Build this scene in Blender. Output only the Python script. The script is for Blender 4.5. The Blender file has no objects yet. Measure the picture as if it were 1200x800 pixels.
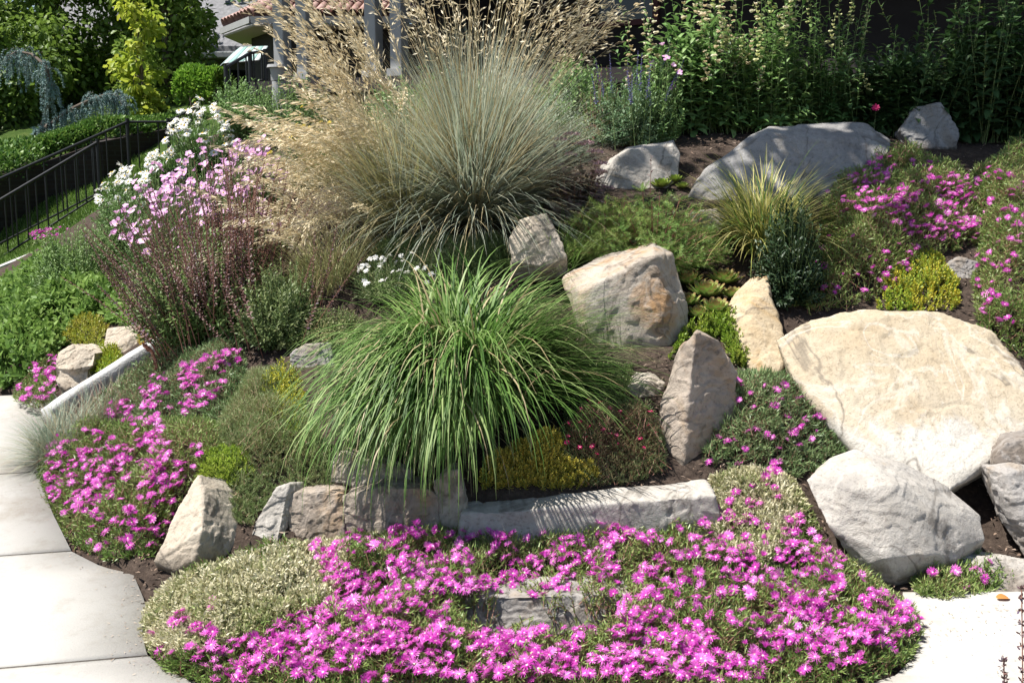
import bpy, bmesh, math
import numpy as np
from mathutils import Vector, Matrix

R = math.radians
rng = np.random.default_rng(11)
SC = bpy.context.scene
COL = SC.collection

# ------------------------------------------------------------------ camera, sky, sun, exposure
PITCH = 9.0
F = 1348.0                       # focal length in pixels of the 1200 px wide photograph
CAM = np.array([0.0, 0.0, 1.6])
cd = bpy.data.cameras.new('camera')
cd.sensor_width = 36.0
cd.lens = 36.0 * F / 1200.0
cd.clip_start = 0.05
cd.clip_end = 2000.0
cam = bpy.data.objects.new('camera', cd)
cam.location = CAM
cam.rotation_euler = (R(90 - PITCH), 0, 0)
COL.objects.link(cam)
SC.camera = cam

SUN = np.array([-0.44, -0.04, 0.90]); SUN /= np.linalg.norm(SUN)
sun_el = math.asin(SUN[2])
sun_az = math.atan2(SUN[0], SUN[1])          # clockwise from +Y
w = bpy.data.worlds.new('World')
SC.world = w
w.use_nodes = True
nt = w.node_tree
bgn = nt.nodes['Background']
sky = nt.nodes.new('ShaderNodeTexSky')
sky.sky_type = 'NISHITA'
sky.sun_disc = False
sky.sun_elevation = sun_el
sky.sun_rotation = sun_az
nt.links.new(sky.outputs[0], bgn.inputs[0])
bgn.inputs[1].default_value = 0.068
ld = bpy.data.lights.new('sun', 'SUN')
ld.energy = 4.6
ld.angle = R(0.53)
ld.color = (1.0, 0.96, 0.90)
lo = bpy.data.objects.new('sun', ld)
lo.rotation_euler = Vector(-SUN).to_track_quat('-Z', 'Y').to_euler()
lo.location = (0, 0, 30)
COL.objects.link(lo)
SC.view_settings.view_transform = 'Standard'
SC.view_settings.look = 'None'
SC.view_settings.exposure = 1.02
SC.view_settings.gamma = 1.0
SC.view_settings.use_curve_mapping = False

# ------------------------------------------------------------------ small maths
def nrm(a):
    return a / np.maximum(np.linalg.norm(a, axis=-1, keepdims=True), 1e-9)

_cp, _sp = math.cos(R(PITCH)), math.sin(R(PITCH))
def ray(u, v):
    u = np.asarray(u, float); v = np.asarray(v, float)
    a = (u - 600.0) / F; b = (400.0 - v) / F
    return np.stack([a, _cp + b * _sp, -_sp + b * _cp], -1)
def at(u, v, y):
    """the point of the sight line (u, v) that lies y metres away along +Y"""
    d = ray(u, v)
    return CAM + d * (np.asarray(y, float) / d[..., 1])[..., None]
def proj(p):
    q = np.asarray(p, float) - CAM
    z = q[..., 1] * _cp - q[..., 2] * _sp
    y = q[..., 1] * _sp + q[..., 2] * _cp
    return 600.0 + F * q[..., 0] / z, 400.0 - F * y / z

def _hash(i, j, k):
    h = (i * 374761393 + j * 668265263 + k * 2147483647 + 1013904223) & 0xffffffff
    h = ((h ^ (h >> 13)) * 1274126177) & 0xffffffff
    return ((h ^ (h >> 16)) & 0xffff) / 65535.0
def vnoise(p):
    """value noise in -1..1"""
    p = np.asarray(p, float)
    i = np.floor(p).astype(np.int64); f = p - i
    f = f * f * (3 - 2 * f)
    out = 0
    for a in (0, 1):
        for b in (0, 1):
            for c in (0, 1):
                wt = (f[..., 0] if a else 1 - f[..., 0]) * (f[..., 1] if b else 1 - f[..., 1]) * (f[..., 2] if c else 1 - f[..., 2])
                out = out + wt * _hash(i[..., 0] + a, i[..., 1] + b, i[..., 2] + c)
    return out * 2 - 1
def fbm(p, o=4):
    s = 0; a = 0.5
    for k in range(o):
        s = s + a * vnoise(p * (2 ** k) + 17.3 * k); a *= 0.5
    return s

def in_poly(x, y, poly):
    x = np.asarray(x, float); y = np.asarray(y, float)
    r = np.zeros(x.shape, bool)
    n = len(poly)
    for k in range(n):
        x0, y0 = poly[k]; x1, y1 = poly[(k + 1) % n]
        c = ((y0 > y) != (y1 > y)) & (x < (x1 - x0) * (y - y0) / ((y1 - y0) if y1 != y0 else 1e-9) + x0)
        r ^= c
    return r
def edge_dist(x, y, poly):
    d = np.full(np.shape(x), 1e9)
    n = len(poly)
    for k in range(n):
        a = np.array(poly[k], float); b = np.array(poly[(k + 1) % n], float)
        e = b - a; L2 = max(e @ e, 1e-12)
        t = np.clip(((x - a[0]) * e[0] + (y - a[1]) * e[1]) / L2, 0, 1)
        d = np.minimum(d, np.hypot(x - a[0] - t * e[0], y - a[1] - t * e[1]))
    return d

# ------------------------------------------------------------------ terrain: a planted slope behind a walk
def plane_z(y):
    return 0.08 * (np.asarray(y, float) - 3.35)
CP = []
for (x, y) in [(-3, 3.4), (-3, 5), (-3, 6.5), (0, 3.3), (3, 3.3), (2.2, 4.0), (5, 3.5), (-7, 3), (-7, 6.5), (0, 1), (7, 1), (-7, 1), (5, 4.1), (-1.4, 4.0), (-1.7, 4.6), (-2.1, 5.2), (1.2, 3.5)]:
    CP.append((x, y, plane_z(y)))
CP += [(-9, 15, .3), (-6.5, 15, .35), (-6.1, 17, .95), (-5.3, 12, .45), (-3.6, 12, 1.5), (-2, 12, 1.95), (0, 10, 1.95), (3, 10, 2.0),
       (5, 9, 1.95), (0, 13, 2.2), (6, 12, 2.3), (-4, 18, 2.1), (-9, 20, 1.8), (-6, 20, 2.1), (0, 20, 2.4), (9, 20, 2.5), (9, 5, .9), (9, 9, 2),
       (-9, 9, .3), (-4.0, 9, .45), (-4.5, 7.3, .27), (-2.3, 7.6, .92), (-2.8, 9.5, 1.3), (-1.9, 6.2, .62)]
for (u, v, y) in [(200, 690, 4.0), (250, 540, 4.55), (250, 450, 5.3), (400, 680, 3.95), (400, 640, 4.28), (400, 545, 4.5), (400, 480, 4.9), (400, 310, 6.0), (400, 210, 7.2),
                  (600, 664, 4.2), (600, 646, 4.28), (600, 562, 4.46), (600, 480, 4.95), (600, 300, 5.9), (570, 245, 6.4), (600, 165, 8.2),
                  (800, 658, 4.22), (800, 644, 4.31), (800, 566, 4.5), (800, 430, 5.1), (800, 310, 6.0), (800, 205, 6.9), (800, 165, 7.5),
                  (1000, 690, 4.0), (1000, 590, 4.5), (1000, 520, 4.8), (1000, 370, 5.55), (1000, 285, 6.1), (1000, 205, 7.0), (1000, 175, 7.4),
                  (1200, 640, 4.4), (1130, 625, 4.45), (1070, 600, 4.55), (1200, 460, 5.1), (1200, 360, 5.6), (1200, 255, 6.4), (1200, 185, 7.4)]:
    CP.append(tuple(at(u, v, y)))
CP = np.array(CP)
def _U(r2):
    return np.where(r2 > 1e-12, 0.5 * r2 * np.log(np.maximum(r2, 1e-12)), 0)
_n = len(CP)
_K = _U(((CP[:, None, :2] - CP[None, :, :2]) ** 2).sum(-1)) + np.eye(_n) * 0.01
_P = np.c_[np.ones(_n), CP[:, :2]]
_A = np.block([[_K, _P], [_P.T, np.zeros((3, 3))]])
_sol = np.linalg.solve(_A, np.r_[CP[:, 2], 0, 0, 0])
GX = np.linspace(-11, 11, 441); GY = np.linspace(0, 26, 521)
_gx, _gy = np.meshgrid(GX, GY, indexing='ij')
_q = np.stack([_gx, _gy], -1).reshape(-1, 2)
_z = np.zeros(len(_q))
for k in range(_n):
    _z += _sol[k] * _U(((_q - CP[k, :2]) ** 2).sum(-1))
_z += _sol[_n] + _q @ _sol[_n + 1:]
GZ = _z.reshape(_gx.shape)
def ground(x, y):
    fx = np.clip((np.asarray(x, float) + 11) / 0.05, 0, 439.999)
    fy = np.clip(np.asarray(y, float) / 0.05, 0, 519.999)
    i = fx.astype(int); j = fy.astype(int); a = fx - i; b = fy - j
    return GZ[i, j] * (1 - a) * (1 - b) + GZ[i + 1, j] * a * (1 - b) + GZ[i, j + 1] * (1 - a) * b + GZ[i + 1, j + 1] * a * b
_YS = np.concatenate([np.linspace(3.0, 9, 420), np.linspace(9.03, 24, 260)])
def hit(u, v, zf=None, h=0.0):
    """first point of the slope (raised by h, or of a mound zf(x, y)) along sight lines"""
    u = np.atleast_1d(np.asarray(u, float)); v = np.atleast_1d(np.asarray(v, float))
    d = ray(u, v)
    t = _YS[None, :] / d[:, 1:2]
    p = CAM + d[:, None, :] * t[..., None]
    z = (ground(p[..., 0], p[..., 1]) + h) if zf is None else zf(p[..., 0], p[..., 1])
    below = p[..., 2] <= z
    k = np.where(below.any(1), below.argmax(1), len(_YS) - 1)
    q = p[np.arange(len(u)), k].copy()
    return q
def hit1(u, v, h=0.0):
    return hit([u], [v], None, h)[0]

# ------------------------------------------------------------------ objects
def put(o, parent=None):
    COL.objects.link(o)
    if parent is not None:
        o.parent = parent
    return o
def tag(o, label, cat, group=None, kind='thing'):
    o['label'] = label; o['category'] = cat
    if group: o['group'] = group
    if kind: o['kind'] = kind
    return o
def empty(name, loc, label, cat, group=None):
    o = bpy.data.objects.new(name, None)
    o.empty_display_size = 0.1
    o.location = Vector([float(c) for c in loc])
    put(o)
    return tag(o, label, cat, group)

def build(name, chunks, mats, parent=None, origin=None, smooth=False):
    """chunks: (verts, faces, material index, tint, tt); faces (n,3) or (n,4)"""
    me = bpy.data.meshes.new(name)
    V = []; loops = []; starts = []; mi = []; T = []; TT = []
    off = 0; ls = 0
    for (v, f, m, ti, tt) in chunks:
        v = v.reshape(-1, 3)
        if len(v) == 0: continue
        V.append(v); k = f.shape[1]
        loops.append((f + off).ravel())
        starts.append(ls + np.arange(len(f)) * k); ls += f.size
        mi.append(np.full(len(f), m) if np.isscalar(m) else m)
        T.append(np.broadcast_to(np.asarray(ti, float).ravel(), (len(v),)) if np.size(ti) in (1, len(v)) else np.repeat(np.ravel(ti), len(v) // np.size(ti)))
        TT.append(np.broadcast_to(np.asarray(tt, float).ravel(), (len(v),)))
        off += len(v)
    V = np.concatenate(V); loops = np.concatenate(loops).astype(np.int32)
    starts = np.concatenate(starts).astype(np.int32); mi = np.concatenate(mi).astype(np.int32)
    org = np.zeros(3) if origin is None else np.asarray(origin, float)
    if parent is not None and origin is None:
        org = np.array(parent.matrix_world.translation) if False else np.array(parent['_o'])
    V = V - org
    me.vertices.add(len(V)); me.vertices.foreach_set('co', V.astype(np.float32).ravel())
    me.loops.add(len(loops)); me.loops.foreach_set('vertex_index', loops)
    me.polygons.add(len(starts)); me.polygons.foreach_set('loop_start', starts)
    me.polygons.foreach_set('material_index', mi)
    for m in mats: me.materials.append(m)
    for nm, arr in (('tint', T), ('tt', TT)):
        at_ = me.attributes.new(nm, 'FLOAT', 'POINT')
        at_.data.foreach_set('value', np.concatenate(arr).astype(np.float32))
    me.update(calc_edges=True)
    me.validate()
    if smooth:
        me.polygons.foreach_set('use_smooth', np.ones(len(me.polygons), bool))
    o = bpy.data.objects.new(name, me)
    if parent is None:
        o.location = org
    put(o, parent)
    return o
_ORG = {}
class Plant:
    """an Empty at the base of a thing; parts are given in world coordinates"""
    def __init__(s, name, loc, label, cat, group=None):
        s.o = empty(name, loc, label, cat, group)
        s.loc = np.array([float(c) for c in loc])
    def part(s, name, chunks, mats, smooth=False, stuff=False, parent=None):
        o = build(name, chunks, mats, None, s.loc, smooth)
        o.parent = s.o; o.location = (0, 0, 0)
        if stuff: o['kind'] = 'stuff'
        return o

# ------------------------------------------------------------------ vectorised shapes
def prof_leaf(s):  return np.clip(np.sin(np.pi * np.clip(s * 0.93 + 0.06, 0, 1)) ** 0.8, 0.02, 1)
def prof_blade(s): return np.clip((1 - s ** 2.2) * (0.6 + 0.4 * np.minimum(s * 5, 1)), 0.04, 1)
def prof_petal(s): return np.where(s < 0.75, 0.45 + 0.55 * s / 0.75, 1.0 - (s - 0.75) * 2.6)
def prof_finger(s): return np.clip(np.where(s < 0.6, 0.8 + 0.2 * s / 0.6, 1 - ((s - 0.6) / 0.4) ** 2 * 0.9), 0.05, 1)
def prof_round(s): return np.clip(np.sin(np.pi * np.clip(s ** 1.2 * 0.9 + 0.05, 0, 1)) ** 0.55, 0.03, 1)
def strips(P, D, N, L, W, segs=3, prof=prof_leaf, bend=0.0, p=1.0, tint=None, mat=0, fold=0.0):
    P = np.asarray(P, float); n = len(P)
    if n == 0: return (np.zeros((0, 3)), np.zeros((0, 4), int), mat, 0, 0)
    L = np.broadcast_to(np.asarray(L, float), (n,)); W = np.broadcast_to(np.asarray(W, float), (n,))
    bend = np.broadcast_to(np.asarray(bend, float), (n,))
    D = nrm(np.asarray(D, float)); S = nrm(np.cross(D, N)); N = np.cross(S, D)
    s = np.linspace(0, 1, segs + 1); sm = (s[1:] + s[:-1]) / 2
    ang = bend[:, None] * (sm ** p)[None]
    dr = D[:, None] * np.cos(ang)[..., None] - N[:, None] * np.sin(ang)[..., None]
    pos = np.concatenate([P[:, None], P[:, None] + np.cumsum(dr * (L / segs)[:, None, None], 1)], 1)
    hw = (W[:, None] * prof(s)[None] / 2)[..., None] * S[:, None]
    if fold:
        up = N[:, None] * (W[:, None] * prof(s)[None] * fold)[..., None]
        V = np.stack([pos - hw + up, pos, pos + hw + up], 2); k = 3
    else:
        V = np.stack([pos - hw, pos + hw], 2); k = 2
    b = (np.arange(n) * (segs + 1) * k)[:, None, None] + (np.arange(segs) * k)[None, :, None] + np.arange(k - 1)[None, None]
    Fq = np.stack([b, b + 1, b + 1 + k, b + k], -1).reshape(-1, 4)
    if tint is None: tint = rng.random(n)
    ti = np.repeat(tint, (segs + 1) * k)
    tt = np.tile(np.repeat(s, k), n)
    return (V.reshape(-1, 3), Fq, mat, ti, tt)
def tubes(path, rad, sides=4, tint=None, mat=0):
    path = np.asarray(path, float); n, m, _ = path.shape
    rad = np.broadcast_to(np.asarray(rad, float), (n, m))
    t = nrm(np.gradient(path, axis=1))
    ref = np.where(np.abs(t[:, :, 2:3]) > 0.9, np.array([1.0, 0, 0]), np.array([0, 0, 1.0]))
    u = nrm(np.cross(t, ref)); v = np.cross(t, u)
    a = np.arange(sides) * 2 * np.pi / sides
    V = path[:, :, None] + rad[:, :, None, None] * (u[:, :, None] * np.cos(a)[:, None] + v[:, :, None] * np.sin(a)[:, None])
    b = (np.arange(n) * m * sides)[:, None, None] + (np.arange(m - 1) * sides)[None, :, None]
    k = np.arange(sides)[None, None]; k2 = (np.arange(sides) + 1)[None, None] % sides
    Fq = np.stack([b + k, b + k2, b + sides + k2, b + sides + k], -1).reshape(-1, 4)
    if tint is None: tint = rng.random(n)
    return (V.reshape(-1, 3), Fq, mat, np.repeat(tint, m * sides), np.tile(np.repeat(np.linspace(0, 1, m), sides), n))
def basis(A):
    ref = np.where(np.abs(A[..., 2:3]) > 0.92, np.array([1.0, 0, 0]), np.array([0, 0, 1.0]))
    X = nrm(np.cross(A, ref)); return X, np.cross(A, X)
def shoots(B, A, H, n, leafL, leafW, t0=0.15, phi=(1.3, 0.7), segs=3, prof=prof_leaf, bend=0.5, sag=0.0, mat=0, tint=None,
           jit=0.3, taper=(1.0, 0.6), stem=None, stem_mat=1, fold=0.0):
    """stems from B along A of length H, each with n leaves; sag bends them down"""
    B = np.asarray(B, float); M = len(B); A = nrm(np.asarray(A, float))
    H = np.broadcast_to(np.asarray(H, float), (M,))
    t = np.linspace(t0, 1, n)[None] + (rng.random((M, n)) - 0.5) * (1 - t0) / n
    t = np.clip(t, 0, 1)
    sagv = np.stack([np.zeros(M), np.zeros(M), -np.ones(M)], -1) * (H * sag)[:, None]
    pos = B[:, None] + A[:, None] * (H[:, None] * t)[..., None] + sagv[:, None] * (t ** 2)[..., None]
    tan = nrm(A[:, None] * H[:, None, None] + 2 * sagv[:, None] * t[..., None])
    X, Y = basis(tan)
    az = np.arange(n)[None] * 2.39996 + rng.random((M, 1)) * 6.28 + (rng.random((M, n)) - .5) * jit * 2
    Rr = X * np.cos(az)[..., None] + Y * np.sin(az)[..., None]
    ph = phi[0] + (phi[1] - phi[0]) * t + (rng.random((M, n)) - .5) * jit
    D = tan * np.cos(ph)[..., None] + Rr * np.sin(ph)[..., None]
    N = tan * np.sin(ph)[..., None] - Rr * np.cos(ph)[..., None]
    sz = (taper[0] + (taper[1] - taper[0]) * t) * (0.75 + 0.5 * rng.random((M, n)))
    if tint is None: tint = rng.random(M)
    tn = np.clip(tint[:, None] * 0.6 + rng.random((M, n)) * 0.4, 0, 1)
    out = [strips(pos.reshape(-1, 3), D.reshape(-1, 3), N.reshape(-1, 3), (leafL * sz).ravel(), (leafW * sz).ravel(), segs, prof, bend, 1.0, tn.ravel(), mat, fold)]
    if stem:
        s = np.linspace(0, 1, 5)
        path = B[:, None] + A[:, None] * (H[:, None] * s)[..., None] + sagv[:, None] * (s ** 2)[None, :, None]
        out.append(tubes(path, stem * (1 - 0.6 * s)[None], 3, None, stem_mat))
    return out
def dome(P, rx, ry, h, M, low=0.0, base=0.35, inner=0.72, lift=0.0, lean=(0, 0)):
    """base points and tip points for shoots that fill a dome at P"""
    a = rng.random(M) * 2 * np.pi
    ct = low + (1 - low) * rng.random(M); st = np.sqrt(np.maximum(0, 1 - ct ** 2))
    r = inner + (1 - inner) * rng.random(M)
    bump = 1 + 0.16 * vnoise(np.stack([np.cos(a) * 1.7 + P[0] * 3, np.sin(a) * 1.7 + P[1] * 3, ct * 2.2], -1))
    tip = np.stack([P[0] + rx * st * np.cos(a) * r * bump + lean[0] * ct * h, P[1] + ry * st * np.sin(a) * r * bump + lean[1] * ct * h, np.zeros(M)], -1)
    gz = ground(tip[:, 0], tip[:, 1])
    tip[:, 2] = np.maximum(P[2] + h * ct * r * bump, gz + 0.03 * h)
    ra = np.sqrt(rng.random(M)) * base
    B = np.stack([P[0] + rx * ra * np.cos(a), P[1] + ry * ra * np.sin(a), np.zeros(M)], -1)
    B[:, 2] = ground(B[:, 0], B[:, 1]) + lift
    v = tip - B
    return B, nrm(v), np.linalg.norm(v, axis=1)
def arc_blades(P, az, th0, th1, L, W, segs=7, p=1.3, mat=0, roll=0.5, tint=None):
    D = np.stack([np.sin(th0) * np.cos(az), np.sin(th0) * np.sin(az), np.cos(th0)], -1)
    N = np.stack([-np.cos(th0) * np.cos(az), -np.cos(th0) * np.sin(az), np.sin(th0)], -1)
    V = strips(P, D, N, L, W, segs, prof_blade, th1 - th0, p, tint, mat)
    return V

# ------------------------------------------------------------------ materials
def nodes_of(name):
    m = bpy.data.materials.new(name); m.use_nodes = True
    n = m.node_tree.nodes; l = m.node_tree.links
    n.clear()
    out = n.new('ShaderNodeOutputMaterial')
    return m, n, l, out
def ramp(n, stops, mode='LINEAR'):
    r = n.new('ShaderNodeValToRGB'); r.color_ramp.interpolation = mode
    e = r.color_ramp.elements
    while len(e) < len(stops): e.new(0.5)
    for k, (p, c) in enumerate(stops):
        e[k].position = p; e[k].color = (c[0], c[1], c[2], 1)
    return r
def mixc(n, l, fac, a, b, mode='MIX'):
    m = n.new('ShaderNodeMix'); m.data_type = 'RGBA'; m.blend_type = mode
    for s, x in ((0, fac), (6, a), (7, b)):
        if hasattr(x, 'links') or hasattr(x, 'is_linked'): l.new(x, m.inputs[s])
        elif s == 0: m.inputs[0].default_value = x
        else: m.inputs[s].default_value = (x[0], x[1], x[2], 1)
    return m.outputs[2]
def leaf_mat(name, cols, tip=None, tip_from=0.6, trans=0.28, rough=0.5, base=None, spec=0.35, g=1.75):
    m, n, l, out = nodes_of(name)
    a = n.new('ShaderNodeAttribute'); a.attribute_name = 'tint'
    t = n.new('ShaderNodeAttribute'); t.attribute_name = 'tt'
    g_ = lambda c: tuple(min(.8, x * g) for x in c) if max(c) < .30 else c
    cols = [g_(c) for c in cols]
    k = len(cols)
    r = ramp(n, [(i / max(k - 1, 1), c) for i, c in enumerate(cols)] if k > 1 else [(0, cols[0]), (1, cols[0])])
    l.new(a.outputs['Fac'], r.inputs[0])
    c = r.outputs[0]
    if tip is not None:
        mr = n.new('ShaderNodeMapRange'); mr.inputs[1].default_value = tip_from; mr.inputs[2].default_value = 1.0
        l.new(t.outputs['Fac'], mr.inputs[0])
        c = mixc(n, l, mr.outputs[0], c, tip)
    if base is not None:
        mr = n.new('ShaderNodeMapRange'); mr.inputs[1].default_value = 0.0; mr.inputs[2].default_value = 0.35
        mr.inputs[3].default_value = 1; mr.inputs[4].default_value = 0
        l.new(t.outputs['Fac'], mr.inputs[0])
        c = mixc(n, l, mr.outputs[0], c, base)
    b = n.new('ShaderNodeBsdfPrincipled'); b.inputs['Roughness'].default_value = rough
    b.inputs['Specular IOR Level'].default_value = spec
    l.new(c, b.inputs['Base Color'])
    if trans > 0:
        tr = n.new('ShaderNodeBsdfTranslucent'); l.new(c, tr.inputs[0])
        mx = n.new('ShaderNodeMixShader'); mx.inputs[0].default_value = trans
        l.new(b.outputs[0], mx.inputs[1]); l.new(tr.outputs[0], mx.inputs[2]); l.new(mx.outputs[0], out.inputs[0])
    else:
        l.new(b.outputs[0], out.inputs[0])
    return m
def plain(name, col, rough=0.6, metal=0.0, var=0.15, scale=6.0, bump=0.0, spec=0.5, dirt=None, dirt_scale=2.0):
    m, n, l, out = nodes_of(name)
    tc = n.new('ShaderNodeTexCoord')
    no = n.new('ShaderNodeTexNoise'); no.inputs['Scale'].default_value = scale; no.inputs['Detail'].default_value = 6
    l.new(tc.outputs['Object'], no.inputs['Vector'])
    c = ramp(n, [(0.3, [x * (1 - var) for x in col]), (0.7, [min(1, x * (1 + var)) for x in col])])
    l.new(no.outputs[0], c.inputs[0]); cc = c.outputs[0]
    if dirt is not None:
        n2 = n.new('ShaderNodeTexNoise'); n2.inputs['Scale'].default_value = dirt_scale; n2.inputs['Detail'].default_value = 8
        n2.inputs['Roughness'].default_value = 0.7
        l.new(tc.outputs['Object'], n2.inputs['Vector'])
        r2 = ramp(n, [(0.48, (0, 0, 0)), (0.7, (1, 1, 1))]); l.new(n2.outputs[0], r2.inputs[0])
        cc = mixc(n, l, r2.outputs[0], cc, dirt)
    b = n.new('ShaderNodeBsdfPrincipled'); b.inputs['Roughness'].default_value = rough; b.inputs['Metallic'].default_value = metal
    b.inputs['Specular IOR Level'].default_value = spec
    l.new(cc, b.inputs['Base Color'])
    if bump:
        bp = n.new('ShaderNodeBump'); bp.inputs['Strength'].default_value = bump; bp.inputs['Distance'].default_value = 0.01
        n3 = n.new('ShaderNodeTexNoise'); n3.inputs['Scale'].default_value = scale * 8; n3.inputs['Detail'].default_value = 8
        l.new(tc.outputs['Object'], n3.inputs['Vector']); l.new(n3.outputs[0], bp.inputs['Height']); l.new(bp.outputs[0], b.inputs['Normal'])
    l.new(b.outputs[0], out.inputs[0])
    return m
def rock_mat(name, base, pale, stain, grey, stain_amt=0.5, grey_amt=0.5, vein=True, seed=0.0, bumpk=1.0, tide=None, dirt=True):
    m, n, l, out = nodes_of(name)
    tc = n.new('ShaderNodeTexCoord')
    mp = n.new('ShaderNodeMapping'); mp.inputs['Location'].default_value = (seed * 3.1, seed * 1.7, seed * 2.3)
    mp.inputs['Rotation'].default_value = (0.4 + seed, 0.5, seed * 2)
    l.new(tc.outputs['Object'], mp.inputs[0])
    def noise(scale, detail=6, rough=0.6, dist=0.0, stretch=None):
        x = n.new('ShaderNodeTexNoise'); x.inputs['Scale'].default_value = scale; x.inputs['Detail'].default_value = detail
        x.inputs['Roughness'].default_value = rough; x.inputs['Distortion'].default_value = dist
        src = mp.outputs[0]
        if stretch:
            q = n.new('ShaderNodeMapping'); q.inputs['Scale'].default_value = stretch; l.new(src, q.inputs[0]); src = q.outputs[0]
        l.new(src, x.inputs['Vector']); return x.outputs[0]
    c = ramp(n, [(0.3, base), (0.68, pale)]); l.new(noise(4.0, 9, 0.68), c.inputs[0]); c = c.outputs[0]
    g = ramp(n, [(0.62 - 0.25 * grey_amt, (0, 0, 0)), (0.82 - 0.25 * grey_amt, (1, 1, 1))]); l.new(noise(2.3, 7, 0.62, 0.8), g.inputs[0])
    c = mixc(n, l, g.outputs[0], c, grey)
    s = ramp(n, [(0.66 - 0.25 * stain_amt, (0, 0, 0)), (0.80 - 0.25 * stain_amt, (1, 1, 1))])
    l.new(noise(1.9, 8, 0.6, 1.4, (1, 1, 0.5)), s.inputs[0])
    c = mixc(n, l, s.outputs[0], c, stain)
    if tide:
        sx = n.new('ShaderNodeSeparateXYZ'); l.new(tc.outputs['Object'], sx.inputs[0])
        ma = n.new('ShaderNodeMath'); ma.operation = 'MULTIPLY_ADD'; l.new(noise(3.2, 9, 0.62, 0.5, (1, 1, .6)), ma.inputs[0]); ma.inputs[1].default_value = tide[1]; l.new(sx.outputs[2], ma.inputs[2])
        tr_ = ramp(n, [(tide[0], (0, 0, 0)), (tide[0] + .05, (.8, .8, .8)), (tide[0] + .3, (1, 1, 1))]); l.new(ma.outputs[0], tr_.inputs[0])
        st = ramp(n, [(.3, tide[2]), (.7, tide[3])]); l.new(noise(5, 8, .7), st.inputs[0])
        c = mixc(n, l, tr_.outputs[0], c, st.outputs[0])
    # fine mineral speckle and dark lichen pits
    sp = ramp(n, [(0.33, (0.42, 0.39, 0.37)), (0.47, (1, 1, 1)), (0.75, (1.0, 1.0, 1.0))]); l.new(noise(55, 4, 0.75), sp.inputs[0])
    c = mixc(n, l, 0.55, c, sp.outputs[0], 'MULTIPLY')
    sp2 = ramp(n, [(0.33, (0.45, 0.43, 0.41)), (0.42, (1, 1, 1))]); l.new(noise(14, 8, 0.8), sp2.inputs[0])
    c = mixc(n, l, 0.5, c, sp2.outputs[0], 'MULTIPLY')
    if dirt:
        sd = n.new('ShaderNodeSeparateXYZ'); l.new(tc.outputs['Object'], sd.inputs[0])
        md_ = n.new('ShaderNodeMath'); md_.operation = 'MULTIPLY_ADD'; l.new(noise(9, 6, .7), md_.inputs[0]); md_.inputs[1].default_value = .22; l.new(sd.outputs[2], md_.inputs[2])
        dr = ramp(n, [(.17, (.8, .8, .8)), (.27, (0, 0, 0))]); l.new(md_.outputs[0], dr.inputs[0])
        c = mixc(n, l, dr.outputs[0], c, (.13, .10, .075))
        ck = ramp(n, [(0.487, (0, 0, 0)), (0.499, (1, 1, 1)), (0.501, (1, 1, 1)), (0.513, (0, 0, 0))]); l.new(noise(1.7, 9, 0.5, 0.6), ck.inputs[0])
        km = mixc(n, l, 0.6, (0, 0, 0), ck.outputs[0]); c = mixc(n, l, km, c, (.10, .085, .07))
    if vein:
        v = ramp(n, [(0.470, (0, 0, 0)), (0.497, (1, 1, 1)), (0.503, (1, 1, 1)), (0.530, (0, 0, 0))]); l.new(noise(2.6, 8, 0.55, 1.2), v.inputs[0])
        vm = mixc(n, l, 0.35, (0, 0, 0), v.outputs[0])
        c = mixc(n, l, vm, c, (min(1, pale[0] * 1.15), min(1, pale[1] * 1.15), min(1, pale[2] * 1.15)))
    b = n.new('ShaderNodeBsdfPrincipled'); b.inputs['Roughness'].default_value = 0.82; b.inputs['Specular IOR Level'].default_value = 0.25
    l.new(c, b.inputs['Base Color'])
    b1 = n.new('ShaderNodeBump'); b1.inputs['Strength'].default_value = 0.8 * bumpk; b1.inputs['Distance'].default_value = 0.02
    l.new(noise(16, 10, 0.7, 0.3), b1.inputs['Height'])
    b2 = n.new('ShaderNodeBump'); b2.inputs['Strength'].default_value = 0.6 * bumpk; b2.inputs['Distance'].default_value = 0.004
    l.new(noise(90, 5, 0.7), b2.inputs['Height']); l.new(b1.outputs[0], b2.inputs['Normal'])
    l.new(b2.outputs[0], b.inputs['Normal'])
    l.new(b.outputs[0], out.inputs[0])
    return m

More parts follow.
